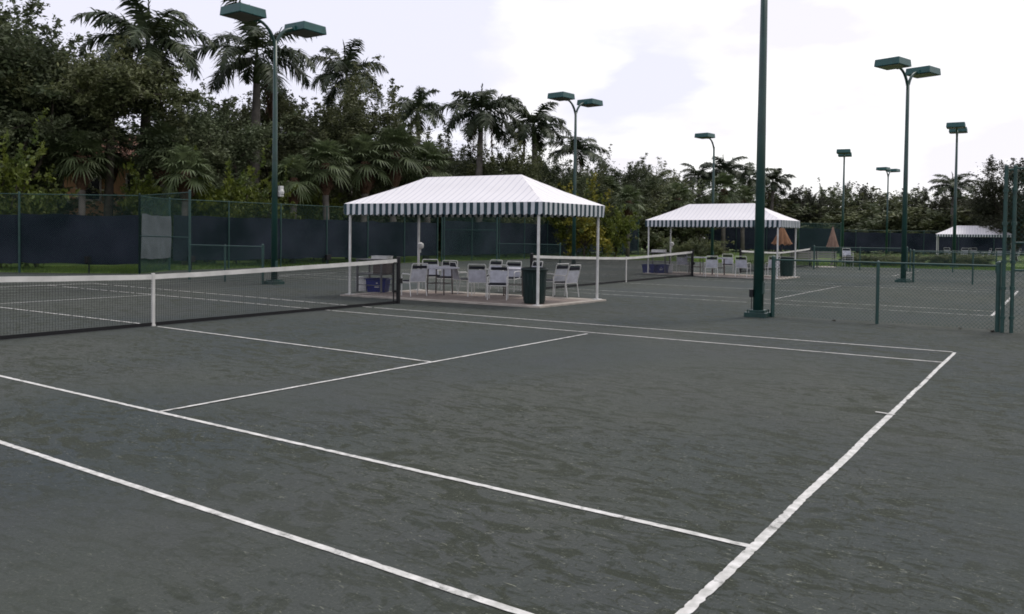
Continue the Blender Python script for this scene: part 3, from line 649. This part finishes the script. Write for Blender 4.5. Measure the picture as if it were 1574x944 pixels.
def make_bin():
    root = empty('recycling_bin', (0, 0, 0), 0, 'bin', 'recycling bin', 'blue recycling bins under the canopies'); m = MB()
    w0, w1, d0, d1, h = .26, .31, .18, .22, .40
    P = [(-w0, -d0, 0), (w0, -d0, 0), (w0, d0, 0), (-w0, d0, 0), (-w1, -d1, h), (w1, -d1, h), (w1, d1, h), (-w1, d1, h)]
    k = .02; I = [(-w0+k, -d0+k, .03), (w0-k, -d0+k, .03), (w0-k, d0-k, .03), (-w0+k, d0-k, .03), (-w1+k, -d1+k, h), (w1-k, -d1+k, h), (w1-k, d1-k, h), (-w1+k, d1-k, h)]
    m.add(P+I, [(3, 2, 1, 0), (0, 1, 5, 4), (1, 2, 6, 5), (2, 3, 7, 6), (3, 0, 4, 7), (8, 9, 10, 11), (12, 13, 9, 8), (13, 14, 10, 9), (14, 15, 11, 10), (15, 12, 8, 11), (4, 5, 13, 12), (5, 6, 14, 13), (6, 7, 15, 14), (7, 4, 12, 15)])
    m.build('body', M['blue'], root)
    m = MB()
    for a, b in (((-w1-.02, -d1-.02), (w1+.02, -d1-.02)), ((w1+.02, -d1-.02), (w1+.02, d1+.02)), ((w1+.02, d1+.02), (-w1-.02, d1+.02)), ((-w1-.02, d1+.02), (-w1-.02, -d1-.02))): m.tube([(a[0], a[1], h-.02), (b[0], b[1], h-.02)], .018, 6)
    m.build('rim', M['blue'], root)
    m = MB()                                # small white printed mark: three bent arrows over a bar
    for i in range(3):
        a = math.pi/2+i*2*math.pi/3; cx, cz = .04+.045*math.cos(a), .22+.045*math.sin(a)
        m.box((cx, -d0-.028, cz), (.045, .006, .022), 0)
    m.box((.04, -d0-.024, .15), (.14, .006, .02)); m.build('printed_mark', M['tape'], root)
    reg(root); return root
bin_ = make_bin(); BG = 'blue recycling bins under the canopies'
pb = g(581, 451); place(bin_, (pb[0], pb[1], .045), R_(22), 'blue recycling bin with white mark behind the right end of the near net', BG, .95)
pb = g(1000, 421); place(bin_, (pb[0]-.1, pb[1]+.1, .045), R_(5), 'left blue bin at the foot of the second canopy left post', BG)
pb = g(1017, 421); place(bin_, (pb[0], pb[1], .045), R_(5), 'right blue bin beside a white box under the second canopy', BG, .95)
def white_box(loc, rz, d, label, mt='white', name='storage_box', cat='box'):
    root = empty(name, loc, rz, label, cat); m = MB(); m.box((0, 0, d[2]*.45), (d[0], d[1], d[2]*.9)); m.build('body', M[mt], root, bevel=.015)
    m = MB(); m.box((0, 0, d[2]*.95), (d[0]*1.05, d[1]*1.05, d[2]*.1)); m.build('lid', M[mt], root, bevel=.012); return root
p = g(557, 450); white_box((p[0], p[1], .045), .4, (.30, .25, .40), 'white box on the floor left of the near blue bin')
p = np.array([ps[0]+.13, ps[1]+.15, .565]); white_box(p, .3, (.42, .38, .30), 'dark box on the shelf of the near grey stand', 'brown')
p = np.array([ps[0]+.1, ps[1]+.15, .962]); white_box(p, .3, (.50, .34, .09), 'flat white cooler lid lying on top of the near grey stand', 'white', 'cooler', 'cooler')
white_box((ps2[0], ps2[1]+.3, .962), .2, (.60, .40, .12), 'flat white cooler on top of the second canopy stand', 'white', 'cooler', 'cooler')
p = g(1029, 421); white_box((p[0], p[1], .045), .4, (.28, .25, .4), 'white box right of the blue bins under the second canopy')

# umbrellas, benches, stacked chair at the far court edge
def umbrella(px, D, ztop, zbot, rb, mt, label, folds=8):
    p = at(px, D); root = empty('patio_umbrella', p, .3, label, 'umbrella', 'closed patio umbrellas'); m = MB()
    m.tube([(0, 0, 0), (0, 0, ztop+.08)], .025, 8); m.lathe([(.001, .0), (.26, .0), (.26, .06), (.06, .10), (.04, .2)], n=16); m.build('pole', M['brown'], root)
    m = MB(); n = folds*4; rows = 8; P = []
    for i in range(rows+1):
        t = i/rows; z = ztop+(zbot-ztop)*t
        for k in range(n):
            a = 2*math.pi*k/n; r = (.03+(rb-.03)*t**.9)*(1+.28*math.cos(a*folds)*t); P.append((r*math.cos(a), r*math.sin(a), z+(.06*math.cos(a*folds) if i == rows else 0)))
    m.add(P, [(i*n+k, i*n+(k+1) % n, (i+1)*n+(k+1) % n, (i+1)*n+k) for i in range(rows) for k in range(n)]); m.build('canvas', M[mt], root, smooth=True)
umbrella(1202, 47, 2.42, 1.3, .46, 'orange', 'half closed orange umbrella seen through the right posts of the second canopy')
umbrella(1280, 52, 2.40, 1.12, .30, 'tan', 'closed tan umbrella right of the third net post')
def bench(px, D, label):
    p = at(px, D); root = empty('park_bench', p, R_(25), label, 'bench', 'pale slatted benches at the far court edge')
    m = MB()
    for k in range(4): m.box((0, -.2+k*.13, .45), (1.6, .10, .035))
    m.build('seat', M['palew'], root); m = MB()
    for k in range(3): m.box((0, .26+.03*k, .58+k*.14), (1.6, .03, .10))
    m.build('backrest', M['palew'], root)
    for s in (-1, 1):
        m = MB(); m.tube([(s*.68, -.2, 0), (s*.68, -.2, .43)], .025, 8); m.tube([(s*.68, .2, 0), (s*.68, .22, .43), (s*.68, .33, .95)], .025, 8); m.build('leg', M['black'], root)
bench(1238, 47.5, 'pale slatted bench directly behind the third net'); bench(1266, 48.5, 'pale slatted bench left of the tan umbrella')
for k in range(3):
    p = at(1304, 50); place(chair, (p[0], p[1], k*.12), R_(-60), ('lowest', 'middle', 'topmost')[k]+' chair of the white stack right of the tan umbrella', GRP)
poly('path', [g(1250, 411)[:2], g(1286, 411.5)[:2], g(1284, 409.5)[:2], g(1254, 409.3)[:2]], .006, M['pad'])

# small dark utility boxes on the fences
for x, y, z, lab in ((-18.0, 8.9, .4, 'small dark box hanging low on the left back fence'), (-17.9, 13.3, .35, 'small dark box low on the long back fence, left of the first light pole'), (-17.9, 21.2, .3, 'small dark box low on the long back fence, between light pole and canopy')):
    root = empty('utility_box', (x, y, 0), 0, lab, 'box'); m = MB(); m.box((0, 0, z+.12), (.16, .3, .26)); m.build('body', M['black'], root, bevel=.01); m = MB(); m.tube([(0, 0, 0), (0, 0, z)], .03, 8); m.build('stake', M['black'], root)
# clods and leaves dropped on the clay
for px, py, s, lab in ((1282, 495, .06, 'small dark leaf clump on the clay in front of the low fence'), (1475, 507, .04, 'small dark clod left of the tall gate posts'), (1524, 511, .06, 'dark leaf clump at the foot of the tall gate posts')):
    p = g(px, py); m = MB()
    for k in range(14):
        a = random.random()*6.28; r = s*random.random(); c = Vector((r*math.cos(a), r*math.sin(a), .012+.03*random.random())); t = random.random()*6.28; e = Vector((math.cos(t), math.sin(t), .5*random.random()))*s*.6; f = Vector((-math.sin(t), math.cos(t), .3))*s*.25
        m.add([c-e, c+f, c+e, c-f], [(0, 1, 2, 3)])
    o = m.build('leaf_clump', M['dirt']); o.location = (p[0], p[1], 0); tag(o, lab, 'leaves')
p = g(1361, 637); m = MB(); strip(m, p+np.array([-.09, .0, 0]), p+np.array([.09, -.02, 0]), .03, 77, -.5); tag(m.build('court_mark', M['line']), kind='structure')

# ------------------------------------------------------------------ house behind the trees
hp = at(138, 57); root = empty('house', hp, R_(40), 'tan stucco house with tiled roof glimpsed through the trees at the left', 'house')
m = MB(); m.box((0, 0, 3.1), (13, 8, 6.2)); m.build('wall', M['stucco'], root)
m = MB(); m.add([(-7.1, -4.6, 6.2), (7.1, -4.6, 6.2), (7.1, 4.6, 6.2), (-7.1, 4.6, 6.2), (-3, 0, 8.2), (3, 0, 8.2)], [(0, 1, 5, 4), (1, 2, 5), (2, 3, 4, 5), (3, 0, 4), (3, 2, 1, 0)]); m.build('roof', M['tile'], root)
for x in (-4.5, -1.5, 1.5, 4.5):
    for z in (1.5, 4.4):
        m = MB(); m.box((x, -4.0, z), (1.3, .1, 1.6)); w_ = m.build('window', M['glass'], root)
        m = MB()
        for dx, dz, sx, sz in ((-.7, 0, .1, 1.8), (.7, 0, .1, 1.8), (0, .85, 1.5, .1), (0, -.85, 1.5, .1)): m.box((x+dx, -4.06, z+dz), (sx, .12, sz))
        m.build('window_frame', M['pad'], w_)

# ------------------------------------------------------------------ vegetation
def leaves_mesh(name, C, Rr, n, size, mt, parent, seed, flat=.75):
    r = np.random.default_rng(seed); C = np.array(C); Rr = np.array(Rr); k = len(C)
    idx = np.repeat(np.arange(k), n); T = len(idx); d = r.normal(size=(T, 3)); d /= np.linalg.norm(d, axis=1)[:, None]
    axs = .55+.75*r.random((k, 3)); rad = np.abs(r.normal(size=T))**.8*.72; P = C[idx]+d*(rad*Rr[idx])[:, None]*axs[idx]*np.array([1, 1, flat])
    a = r.normal(size=(T, 3)); a[:, 2] *= .6; a /= np.linalg.norm(a, axis=1)[:, None]; b = np.cross(a, r.normal(size=(T, 3))); b /= np.linalg.norm(b, axis=1)[:, None]
    s = size*(.6+.8*r.random(T))[:, None]; a = a*s; b = b*s*.42
    V = np.stack([P-a, P+b-a*.1, P+a, P-b-a*.1], 1).reshape(-1, 3)
    me = bpy.data.meshes.new(name); me.vertices.add(4*T); me.vertices.foreach_set('co', V.ravel().astype(np.float32)); me.loops.add(4*T)
    me.loops.foreach_set('vertex_index', np.arange(4*T, dtype=np.int32)); me.polygons.add(T); me.polygons.foreach_set('loop_start', np.arange(0, 4*T, 4, dtype=np.int32))
    try: me.polygons.foreach_set('loop_total', np.full(T, 4, dtype=np.int32))
    except Exception: pass
    me.materials.append(mt); me.update(calc_edges=True); me.validate()
    o = bpy.data.objects.new(name, me); COL.objects.link(o); o.parent = parent; return o
def bent(m, a, b, r0, r1, rr, n=5, w_=.25):
    a, b = Vector(a), Vector(b); pts = []; off = Vector((rr.normal(), rr.normal(), rr.normal()*.4))*w_
    for i in range(n+1):
        t = i/n; pts.append(a.lerp(b, t)+off*math.sin(math.pi*t))
    m.tube(pts, [r0+(r1-r0)*i/n for i in range(n+1)], 7)
def broadleaf(seed, mt, H=10.0, R=4.0, z0=2.4, k=58, n=620, size=.095, crad=(.75, 1.35), name='broadleaf_tree', trunk_r=.24, sparse=0):
    r = np.random.default_rng(seed); root = empty(name, (0, 0, 0), 0, 'tree', 'tree'); C = []; Rr = []
    cz, rz_ = (H+z0)/2, (H-z0)/2
    while len(C) < k:
        d = r.normal(size=3); d /= np.linalg.norm(d); t = (.35+.65*r.random()**.6)
        lump = 1+.24*mnoise.noise(Vector((float(d[0])*1.6+seed*7, float(d[1])*1.6, float(d[2])*1.6)))*1.8
        q = np.array([d[0]*R, d[1]*R, d[2]*rz_])*t*lump*.86+np.array([0, 0, cz])
        if q[2] < z0*.8: continue
        C.append(q); Rr.append(crad[0]+(crad[1]-crad[0])*r.random())
    C = np.array(C); m = MB(); fork = Vector((r.normal()*.2, r.normal()*.2, z0*1.05))
    bent(m, (0, 0, -.1), fork, trunk_r, trunk_r*.72, r, 5, .12); lim = []
    for i in range(7):
        a = 2*math.pi*i/7+r.random()*.5; rr_ = R*(.35+.2*r.random()); e = Vector((rr_*math.cos(a), rr_*math.sin(a), cz+rz_*(r.random()-.3)*.7))
        bent(m, fork, e, trunk_r*.5, trunk_r*.2, r, 5, .3); lim.append(e)
    for q in C:
        e = min(lim+[fork], key=lambda v: (v-Vector(q)).length); bent(m, e, q, trunk_r*.18, .02, r, 4, .2)
    m.build('trunk', M['bark'], root, smooth=True)
    # twigs poking past the clumps make the outline ragged
    tw = []; tr_ = []
    for q in C:
        o_ = q-np.array([0, 0, cz]); o_ = o_/max(1e-3, np.linalg.norm(o_)); 
        for _ in range(2):
            dd = o_+r.normal(size=3)*.45+np.array([0, 0, .25]); L2 = .75+.5*r.random()
            for st in range(7): tw.append(q+dd*L2*(.45+st*.13)+r.normal(size=3)*.06); tr_.append(.42-.03*st)
    nn = [n]*len(C)+[max(8, n//26)]*len(tw); leaves_mesh('crown', np.vstack([C, np.array(tw)]), list(Rr)+tr_, nn, size, mt, root, seed)
    reg(root); return root
T = [broadleaf(11, M['leaf']), broadleaf(12, M['leafg'], R=4.3), broadleaf(13, M['leaf'], R=3.7, k=50), broadleaf(14, M['leafg'], R=4.0, z0=1.6, k=60)]
M['leaff'] = mat('distant_leaves', (.075, .078, .044), .6, 0, .4, col2=(.042, .050, .030), leaf=True)
TF = [broadleaf(18, M['leaff'], k=62, z0=1.8), broadleaf(19, M['leaff'], R=3.7, k=54)]
TS = broadleaf(15, M['leaf'], R=3.8, k=36, n=150, crad=(.6, 1.1), size=.14)
TH = broadleaf(16, M['leafg'], R=4.1, z0=7.0, k=44, crad=(.7, 1.2)); TH2 = broadleaf(17, M['leaf'], R=3.8, z0=7.0, k=38, crad=(.7, 1.2))
SH = [broadleaf(21, M['leaf'], H=3.4, R=2.0, z0=.2, k=26, n=170, size=.11, crad=(.5, .8), name='shrub', trunk_r=.07),
      broadleaf(22, M['leafg'], H=3.4, R=2.0, z0=.2, k=26, n=170, size=.11, crad=(.5, .8), name='shrub', trunk_r=.07)]
SY = broadleaf(23, M['leafy'], H=4.2, R=2.1, z0=.6, k=28, n=170, size=.15, crad=(.5, .85), name='yellow_shrub', trunk_r=.08)
SO = broadleaf(24, M['leafo'], H=4.2, R=1.8, z0=.8, k=20, n=130, size=.13, crad=(.4, .7), name='croton_tree', trunk_r=.08)
for o in SH+[SY, SO]: o['category'] = 'shrub'

def blade_strip(P, F, p, d, side, Ln, w_, droop):
    a = p; b = p+d*Ln*.55+Vector((0, 0, -droop*.3*Ln)); c = p+d*Ln+Vector((0, 0, -droop*Ln)); o = len(P)
    P += [a-side*w_*.5, a+side*w_*.5, b+side*w_*.5, b-side*w_*.5, c]; F += [(o, o+1, o+2, o+3), (o+3, o+2, o+4)]
def royal_palm(seed, H=11.0, fl=3.4, nf=17, spear=True, up=1.0, shaft=True, name='royal_palm', trunk=.22):
    r = np.random.default_rng(seed); root = empty(name, (0, 0, 0), 0, 'palm', 'palm tree'); m = MB(); b_ = r.normal()*.15
    m.tube([(0, 0, 0), (b_*.3, 0, H*.25), (b_, .1, H*.55), (b_, .1, H-1.6)], [trunk*1.15, trunk, trunk*1.05, trunk*.72], 12); m.build('trunk', M['ptrunk'], root, smooth=True)
    top = Vector((b_, .1, H-.1)); m = MB(); m.tube([(b_, .1, H-1.6), (b_, .1, H-1.1), (b_, .1, H-.4), (b_, .1, H+.1)], [trunk*.72, trunk*.78, trunk*.5, trunk*.25], 12); m.build('crownshaft', M['shaft'], root, smooth=True)
    P = []; F = []
    for i in range(nf):
        az = i*2.39996+r.random()*.3; el = R_(80)-(i/nf)**.8*R_(105)*1.0*up+r.normal()*.06; L_ = fl*(.85+.3*r.random()); p = top.copy(); n = 26; step = L_/n; e = el
        hd_ = Vector((math.cos(az), math.sin(az), 0)); sd_ = Vector((-math.sin(az), math.cos(az), 0)); wob = r.normal()*.25
        for k in range(n):
            t = k/n; e -= R_(3.6)*(0.3+1.5*t)*(1.1 if el > 0 else .8); d = (hd_*math.cos(e)+Vector((0, 0, math.sin(e)))+sd_*wob*t*.2).normalized(); q = p+d*step
            w_ = .05*(1-t)+.012; o = len(P); P += [p-sd_*w_, p+sd_*w_, q+sd_*w_*.9, q-sd_*w_*.9]; F.append((o, o+1, o+2, o+3))
            if t > .10:
                ll = .72*math.sin(math.pi*min(1, .12+.95*t))**.7*(fl/3.4)+.12
                nrm = sd_.cross(d)
                for s in (-1, 1):
                    for jj in range(3):
                        el2 = r.normal()*.45; dd = (sd_*s*math.cos(el2)+nrm*math.sin(el2)*.8+d*(.55+.2*r.random())).normalized()
                        pp = p+d*step*jj/3; blade_strip(P, F, pp, dd, d, ll*(.8+.4*r.random()), .085, .35+.35*r.random())
            p = q
    if spear:
        p = top; q = top+Vector((.15, .1, fl*.62)); o = len(P)
        for k in range(5):
            a = 2*math.pi*k/5; c = Vector((math.cos(a), math.sin(a), 0))*.06; o = len(P); P += [p+c, p-c, q-c*.3, q+c*.3]; F.append((o, o+1, o+2, o+3))
        for k in range(26):
            t = .25+.75*k/26; pp = p.lerp(q, t); a = r.random()*6.28; dd = Vector((math.cos(a)*.35, math.sin(a)*.35, .9)).normalized(); blade_strip(P, F, pp, dd, Vector((-math.sin(a), math.cos(a), 0)), .3, .05, .1)
    me = bpy.data.meshes.new('crown'); me.from_pydata([tuple(v) for v in P], [], F); me.materials.append(M['frond']); o = bpy.data.objects.new('crown', me); COL.objects.link(o); o.parent = root
    m = MB()                                # dead fronds hanging along the trunk
    for k in range(3):
        a = r.random()*6.28; c = Vector((math.cos(a), math.sin(a), 0)); sd_ = Vector((-c.y, c.x, 0)); p = top+Vector((0, 0, -.5)); e = p+c*.7+Vector((0, 0, -.4)); q = e+c*.1+Vector((0, 0, -2.1)); m.tube([p, e, q], [.04, .03, .01], 5)
        for j in range(40):
            t = j/40; s0 = e.lerp(q, t); dd = (sd_*(1 if j % 2 else -1)*.5+Vector((0, 0, -1))+c*r.normal()*.2).normalized(); m.add([s0-c*.03, s0+c*.03, s0+dd*.55], [(0, 1, 2)])
    m.build('dead_fronds', M['boots'], root)
    reg(root); return root
def fan_palm(seed, H=5.5, nf=34, fr=1.0, name='fan_palm'):
    r = np.random.default_rng(seed); root = empty(name, (0, 0, 0), 0, 'palm', 'palm tree'); m = MB()
    m.tube([(0, 0, 0), (.05, 0, H*.4), (0, .05, H*.72)], [.19, .17, .18], 10); m.build('trunk', M['ptrunk'], root, smooth=True)
    m = MB(); m.tube([(0, .05, H*.68), (0, .05, H*.76), (0, .05, H*.88), (0, .05, H)], [.18, .34, .42, .2], 12)
    for k in range(40):
        a = r.random()*6.28; z = H*(.72+.22*r.random()); c = Vector((math.cos(a), math.sin(a), 0)); m.tube([Vector((0, .05, z))+c*.3, Vector((0, .05, z+.22))+c*.5], [.04, .02], 5)
    m.build('leaf_boots', M['boots'], root); P = []; F = []; top = Vector((0, .05, H-.05))
    for i in range(nf):
        az = i*2.39996; el = R_(85)-(i/nf)*R_(120)+r.normal()*.1; hd_ = Vector((math.cos(az), math.sin(az), 0)); sd_ = Vector((-math.sin(az), math.cos(az), 0))
        d = hd_*math.cos(el)+Vector((0, 0, math.sin(el))); pl = .9*(.8+.4*r.random()); hub = top+d*pl; o = len(P)
        P += [top-sd_*.02, top+sd_*.02, hub+sd_*.02, hub-sd_*.02]; F.append((o, o+1, o+2, o+3)); nrm = sd_.cross(d)
        for k in range(19):
            a = R_(-115+230*k/18); dd = (d*math.cos(a)+sd_*math.sin(a)+nrm*.18*math.cos(a*2)).normalized(); sd2 = (sd_*math.cos(a)-d*math.sin(a)).normalized()
            blade_strip(P, F, hub, dd, sd2, fr*(.75+.35*r.random()), .085, .35+.25*r.random())
    me = bpy.data.meshes.new('crown'); me.from_pydata([tuple(v) for v in P], [], F); me.materials.append(M['fan']); o = bpy.data.objects.new('crown', me); COL.objects.link(o); o.parent = root
    reg(root); return root
RP = [royal_palm(31, nf=19), royal_palm(32, nf=15, up=.9), royal_palm(33, fl=3.2, nf=13, up=.8), royal_palm(34, nf=14, up=1.05, fl=3.7), royal_palm(35, nf=16, up=.95, spear=False, fl=3.1)]
FP = [fan_palm(41), fan_palm(42, H=5.0, nf=30)]

MARKS = [(-40, 'left edge of the photo'), (30, 'leftmost fence post'), (125, 'tan house'), (235, 'pale screened panel'), (290, 'tall side fence post'), (350, 'low left fence'), (425, 'first light pole'), (537, 'left post of the first canopy'),
         (645, 'rear post of the first canopy'), (735, 'middle of the first canopy'), (825, 'right front post of the first canopy'), (880, 'second twin headed pole'), (921, 'rightmost post of the first canopy'), (992, 'left post of the second canopy'), (1095, 'slim pole behind the second canopy'),
         (1168, 'nearest thick pole'), (1223, 'rightmost post of the second canopy'), (1280, 'closed tan umbrella'), (1303, 'white chair stack'), (1342, 'post of the low near fence'), (1388, 'tall right twin headed pole'), (1440, 'left post of the smallest canopy'), (1467, 'pole in front of the smallest canopy'), (1505, 'middle of the smallest canopy'), (1546, 'tall gate posts'), (1580, 'right edge of the photo')]
seen = {}
def mark(stem, px):
    d, n = min((abs(px-a), b) for a, b in MARKS); a = [q for q in MARKS if q[1] == n][0][0]
    lab = stem+(' straight behind the ' if d < 9 else ' just left of the ' if px < a else ' just right of the ')+n
    k = seen.get(lab, 0); seen[lab] = k+1
    return lab if not k else lab+(', the farther one' if k == 1 else ', farthest of three')
def put(proto, H0, px, D, ty, label, group, wide=1.0, rz=None):
    p = at(px, D); h = zat(px, ty, D); s = h/H0; rz = random.random()*6.28 if rz is None else rz
    return place(proto, p, rz, label, group, (s*wide, s*wide, s))
G_T = 'broadleaf trees behind the back fence'; G_P = 'tall royal palms above the tree line'; G_F = 'fan palms in the lower tree belt'; G_S = 'shrubs behind the fences'; G_R = 'trees beyond the far courts'
big = [  # px, D, top y, proto, width, label
 (-45, 42, -25, 0, 1.1, 'tall dark oak cut off by the left edge of the photo'), (15, 41, 12, 2, .8, 'tallest dark oak just inside the left edge'),
 (88, 48, 60, 1, .9, 'lower oak with sky gaps between the left edge oak and the first palm'), (165, 43, 66, 3, .95, 'olive green oak directly in front of the leftmost tall palm'),
 (266, 50, 135, 2, .72, 'thin oak between the two leftmost tall palms'), (318, 45, 128, 0, .9, 'dark oak left of the first light pole'),
 (405, 47, 120, 1, .9, 'oak behind the first light pole beneath the second palm'), (470, 54, 135, 2, .8, 'dark oak right of the first light pole'),
 (535, 46, 118, 3, .95, 'big rounded green oak left above the first canopy'), (600, 58, 182, 0, .8, 'oak above the left slope of the first canopy'),
 (662, 60, 196, 1, .85, 'oak above the ridge of the first canopy, left half'), (715, 64, 212, 2, .9, 'dark oak below the palm with a tall spear'),
 (778, 62, 208, 3, .85, 'oak above the right end of the canopy ridge'), (838, 66, 218, 0, .85, 'oak left of the second twin headed pole'),
 (898, 72, 240, 1, .9, 'oak right of the second twin headed pole'), (955, 80, 230, 2, .95, 'ragged dark tree between the two canopies, highest there'),
 (1012, 88, 252, 3, .95, 'tree above the left corner of the second canopy'), (1062, 92, 272, 0, .9, 'tree above the ridge of the second canopy')]
for px, D, ty, k, wd, lab in big: put(TH if px == 165 else TH2 if px == 88 else T[k], 10.9 if px < 700 else 11.2, px, D+6 if 400 < px < 700 else D, ty, lab, G_T, wd*1.1)
far = [(1150, 104, 280, 'behind the nearest thick pole'), (1200, 100, 276, 'just right of the nearest thick pole'), (1240, 98, 282, 'above the right slope of the second canopy'), (1278, 102, 272, 'left of the distant pole by the tan umbrella'),
       (1322, 104, 276, 'right of the distant pole by the tan umbrella'), (1360, 108, 290, 'behind the farthest light pole'), (1395, 104, 285, 'behind the tall right twin headed pole'), (1432, 100, 282, 'left of the small distant palm'),
       (1485, 100, 298, 'behind the ridge of the smallest canopy'), (1522, 96, 296, 'right above the smallest canopy')]
for i, (px, D, ty, lab) in enumerate(far): put(TF[i % 2] if i != 3 else TS, 11.1, px, D, ty, 'distant dark tree '+lab, G_R, .95)
put(TF[0], 11.1, 1562, 70, 232, 'tall dark tree at the right edge of the photo', G_R, 1.1); put(TF[1], 11.1, 1625, 64, 190, 'large dark tree cut off by the right edge of the photo', G_R, .85)
put(TF[1], 11.1, 1535, 88, 285, 'lower dark tree left of the right edge tree', G_R, .8)
# second rank closing the belt behind
for i, (px, D, ty) in enumerate(((-10, 55, 60), (50, 80, 150), (120, 84, 150), (240, 66, 190), (350, 58, 170), (430, 62, 165), (500, 60, 160), (570, 64, 205), (640, 70, 225), (700, 74, 235), (760, 76, 238), (820, 78, 240), (880, 84, 255), (940, 92, 262), (990, 98, 270), (1100, 102, 285))):
    put(T[(i+1) % 4], 11.1, px, D, ty, mark('dark rear rank tree', px), 'second rank of the tree belt', 1.05)

palms = [(213, 46, 62, 0, 1.08, 'tallest royal palm, leftmost, its crown cut by the top of the photo'), (388, 49, 84, 0, 1.12, 'royal palm crown directly behind the first light pole'), (540, 58, 116, 1, .88, 'royal palm rising behind the rounded oak'),
         (645, 64, 172, 2, .80, 'small royal palm above the left part of the canopy ridge'), (735, 60, 172, 0, 1.0, 'dark royal palm with a tall spear above the canopy ridge'), (822, 64, 192, 1, .98, 'royal palm left of the second twin headed pole'), (884, 68, 232, 2, .85, 'ragged palm right behind the second twin headed pole'),
         (1010, 92, 280, 1, .8, 'small palm above the second canopy left corner'), (1075, 92, 272, 0, .8, 'small palm left of the slim pole behind the second canopy'), (1118, 92, 262, 1, .9, 'palm right of the slim pole behind the second canopy'), (1150, 92, 272, 0, .85, 'palm just left of the nearest thick pole'),
         (1182, 95, 278, 1, .8, 'palm peeking out right of the nearest thick pole'), (1466, 96, 285, 1, .95, 'small feathery palm above the smallest canopy')]
for px, D, cy, k, ws, lab in palms:
    p = at(px, D); h = zat(px, cy, D); k = {388: 3, 822: 4, 884: 2, 1075: 4, 1150: 3}.get(px, k); q = place(RP[k], p, random.random()*6.28, lab, G_P, (ws*1.13, ws*1.13, h/11.0))
    q.rotation_euler[0] = random.uniform(-.05, .05); q.rotation_euler[1] = random.uniform(-.05, .05)
fans = [(125, 40, 212, 'fan palm with dark trunk in front of the tan house, left'), (285, 39, 222, 'fan palm with bulging brown boots left of the first light pole'), (168, 46, 200, 'pale fan palm in front of the tan house, right'), (450, 44, 235, 'fan palm just right of the first light pole'),
        (500, 45, 225, 'fan palm with brown boots left of the first canopy'), (560, 48, 205, 'pale green fan palm above the left canopy corner'), (605, 49, 205, 'fan palm with reddish boots above the left canopy slope'), (655, 52, 215, 'pale fan palm directly above the canopy ridge left end'),
        (250, 43, 200, 'fan palm beneath the leftmost tall palm'), (965, 70, 282, 'round fan palm left of the second canopy'), (930, 78, 275, 'fan palm behind the yellow croton'), (1040, 84, 278, 'pale fan palm above the second canopy ridge'), (1112, 84, 272, 'brown trunked fan palm behind the slim pole'), (1142, 86, 282, 'fan palm left of the nearest thick pole')]
for i, (px, D, ty, lab) in enumerate(fans): put(FP[i % 2], 6.3, px, D+1.2 if px < 430 else D if px < 700 else D-4, ty+4, lab, G_F, 1.0)
yel = [(325, 43, 275, 'yellow green shrub between the tall fence post and first light pole'), (480, 47, 285, 'yellow green shrub right of the first light pole'), (880, 60, 300, 'yellow green shrub at the foot of the second twin headed pole'), (5, 33.5, 225, 'large yellow green shrub at the left edge'), (58, 34.5, 292, 'low yellow green shrub hanging over the left fence'), (365, 42, 262, 'yellow green shrub left of the first light pole'), (250, 42, 262, 'yellow green shrub above the pale screened panel'), (405, 41, 285, 'small yellow green shrub at the first light pole'), (945, 60, 318, 'bright yellow green shrub between the canopies')]
for px, D, ty, lab in yel: put(SY, 4.4, px, D, ty, lab, G_S, .62)
put(SO, 4.3, 903, 58, 292, 'orange tinted croton tree right of the first canopy roof', G_S, .8)
for i in range(34):                         # undergrowth along the back fence
    px = -60+i*34; D = 43.5+max(0, px)*.034+(i % 3)*1.6; ty = 285+max(0, px)*.042-(i*37 % 5)*7
    if 50 < px < 240: ty += 60
    put(SH[i % 2], 3.6, px, D, ty, mark('dark undergrowth shrub', px), 'undergrowth behind the back fence', 1.15)
for i in range(16):
    px = 1120+i*32; put(SH[i % 2], 3.6, px, 99+(i % 3), 322-(i*29 % 4)*5, mark('dark distant shrub', px), 'shrubs beyond the farthest fence', 1.7)
for i in range(13):                         # low hedge plants at the far court edge
    px = 1308+i*17; put(SH[1], 3.6, px, 50.5+(i % 2)*.5, 391, mark('low green hedge plant', px), 'low hedge at the far court edge', 1.5)
for i, px in enumerate((1030, 1052, 1075, 1100)): put(SH[i % 2], 3.6, px, 66, 372, ('leftmost', 'second from left', 'third from left', 'rightmost')[i]+' green shrub seen beneath the second canopy', 'shrubs seen beneath the second canopy', 1.1)
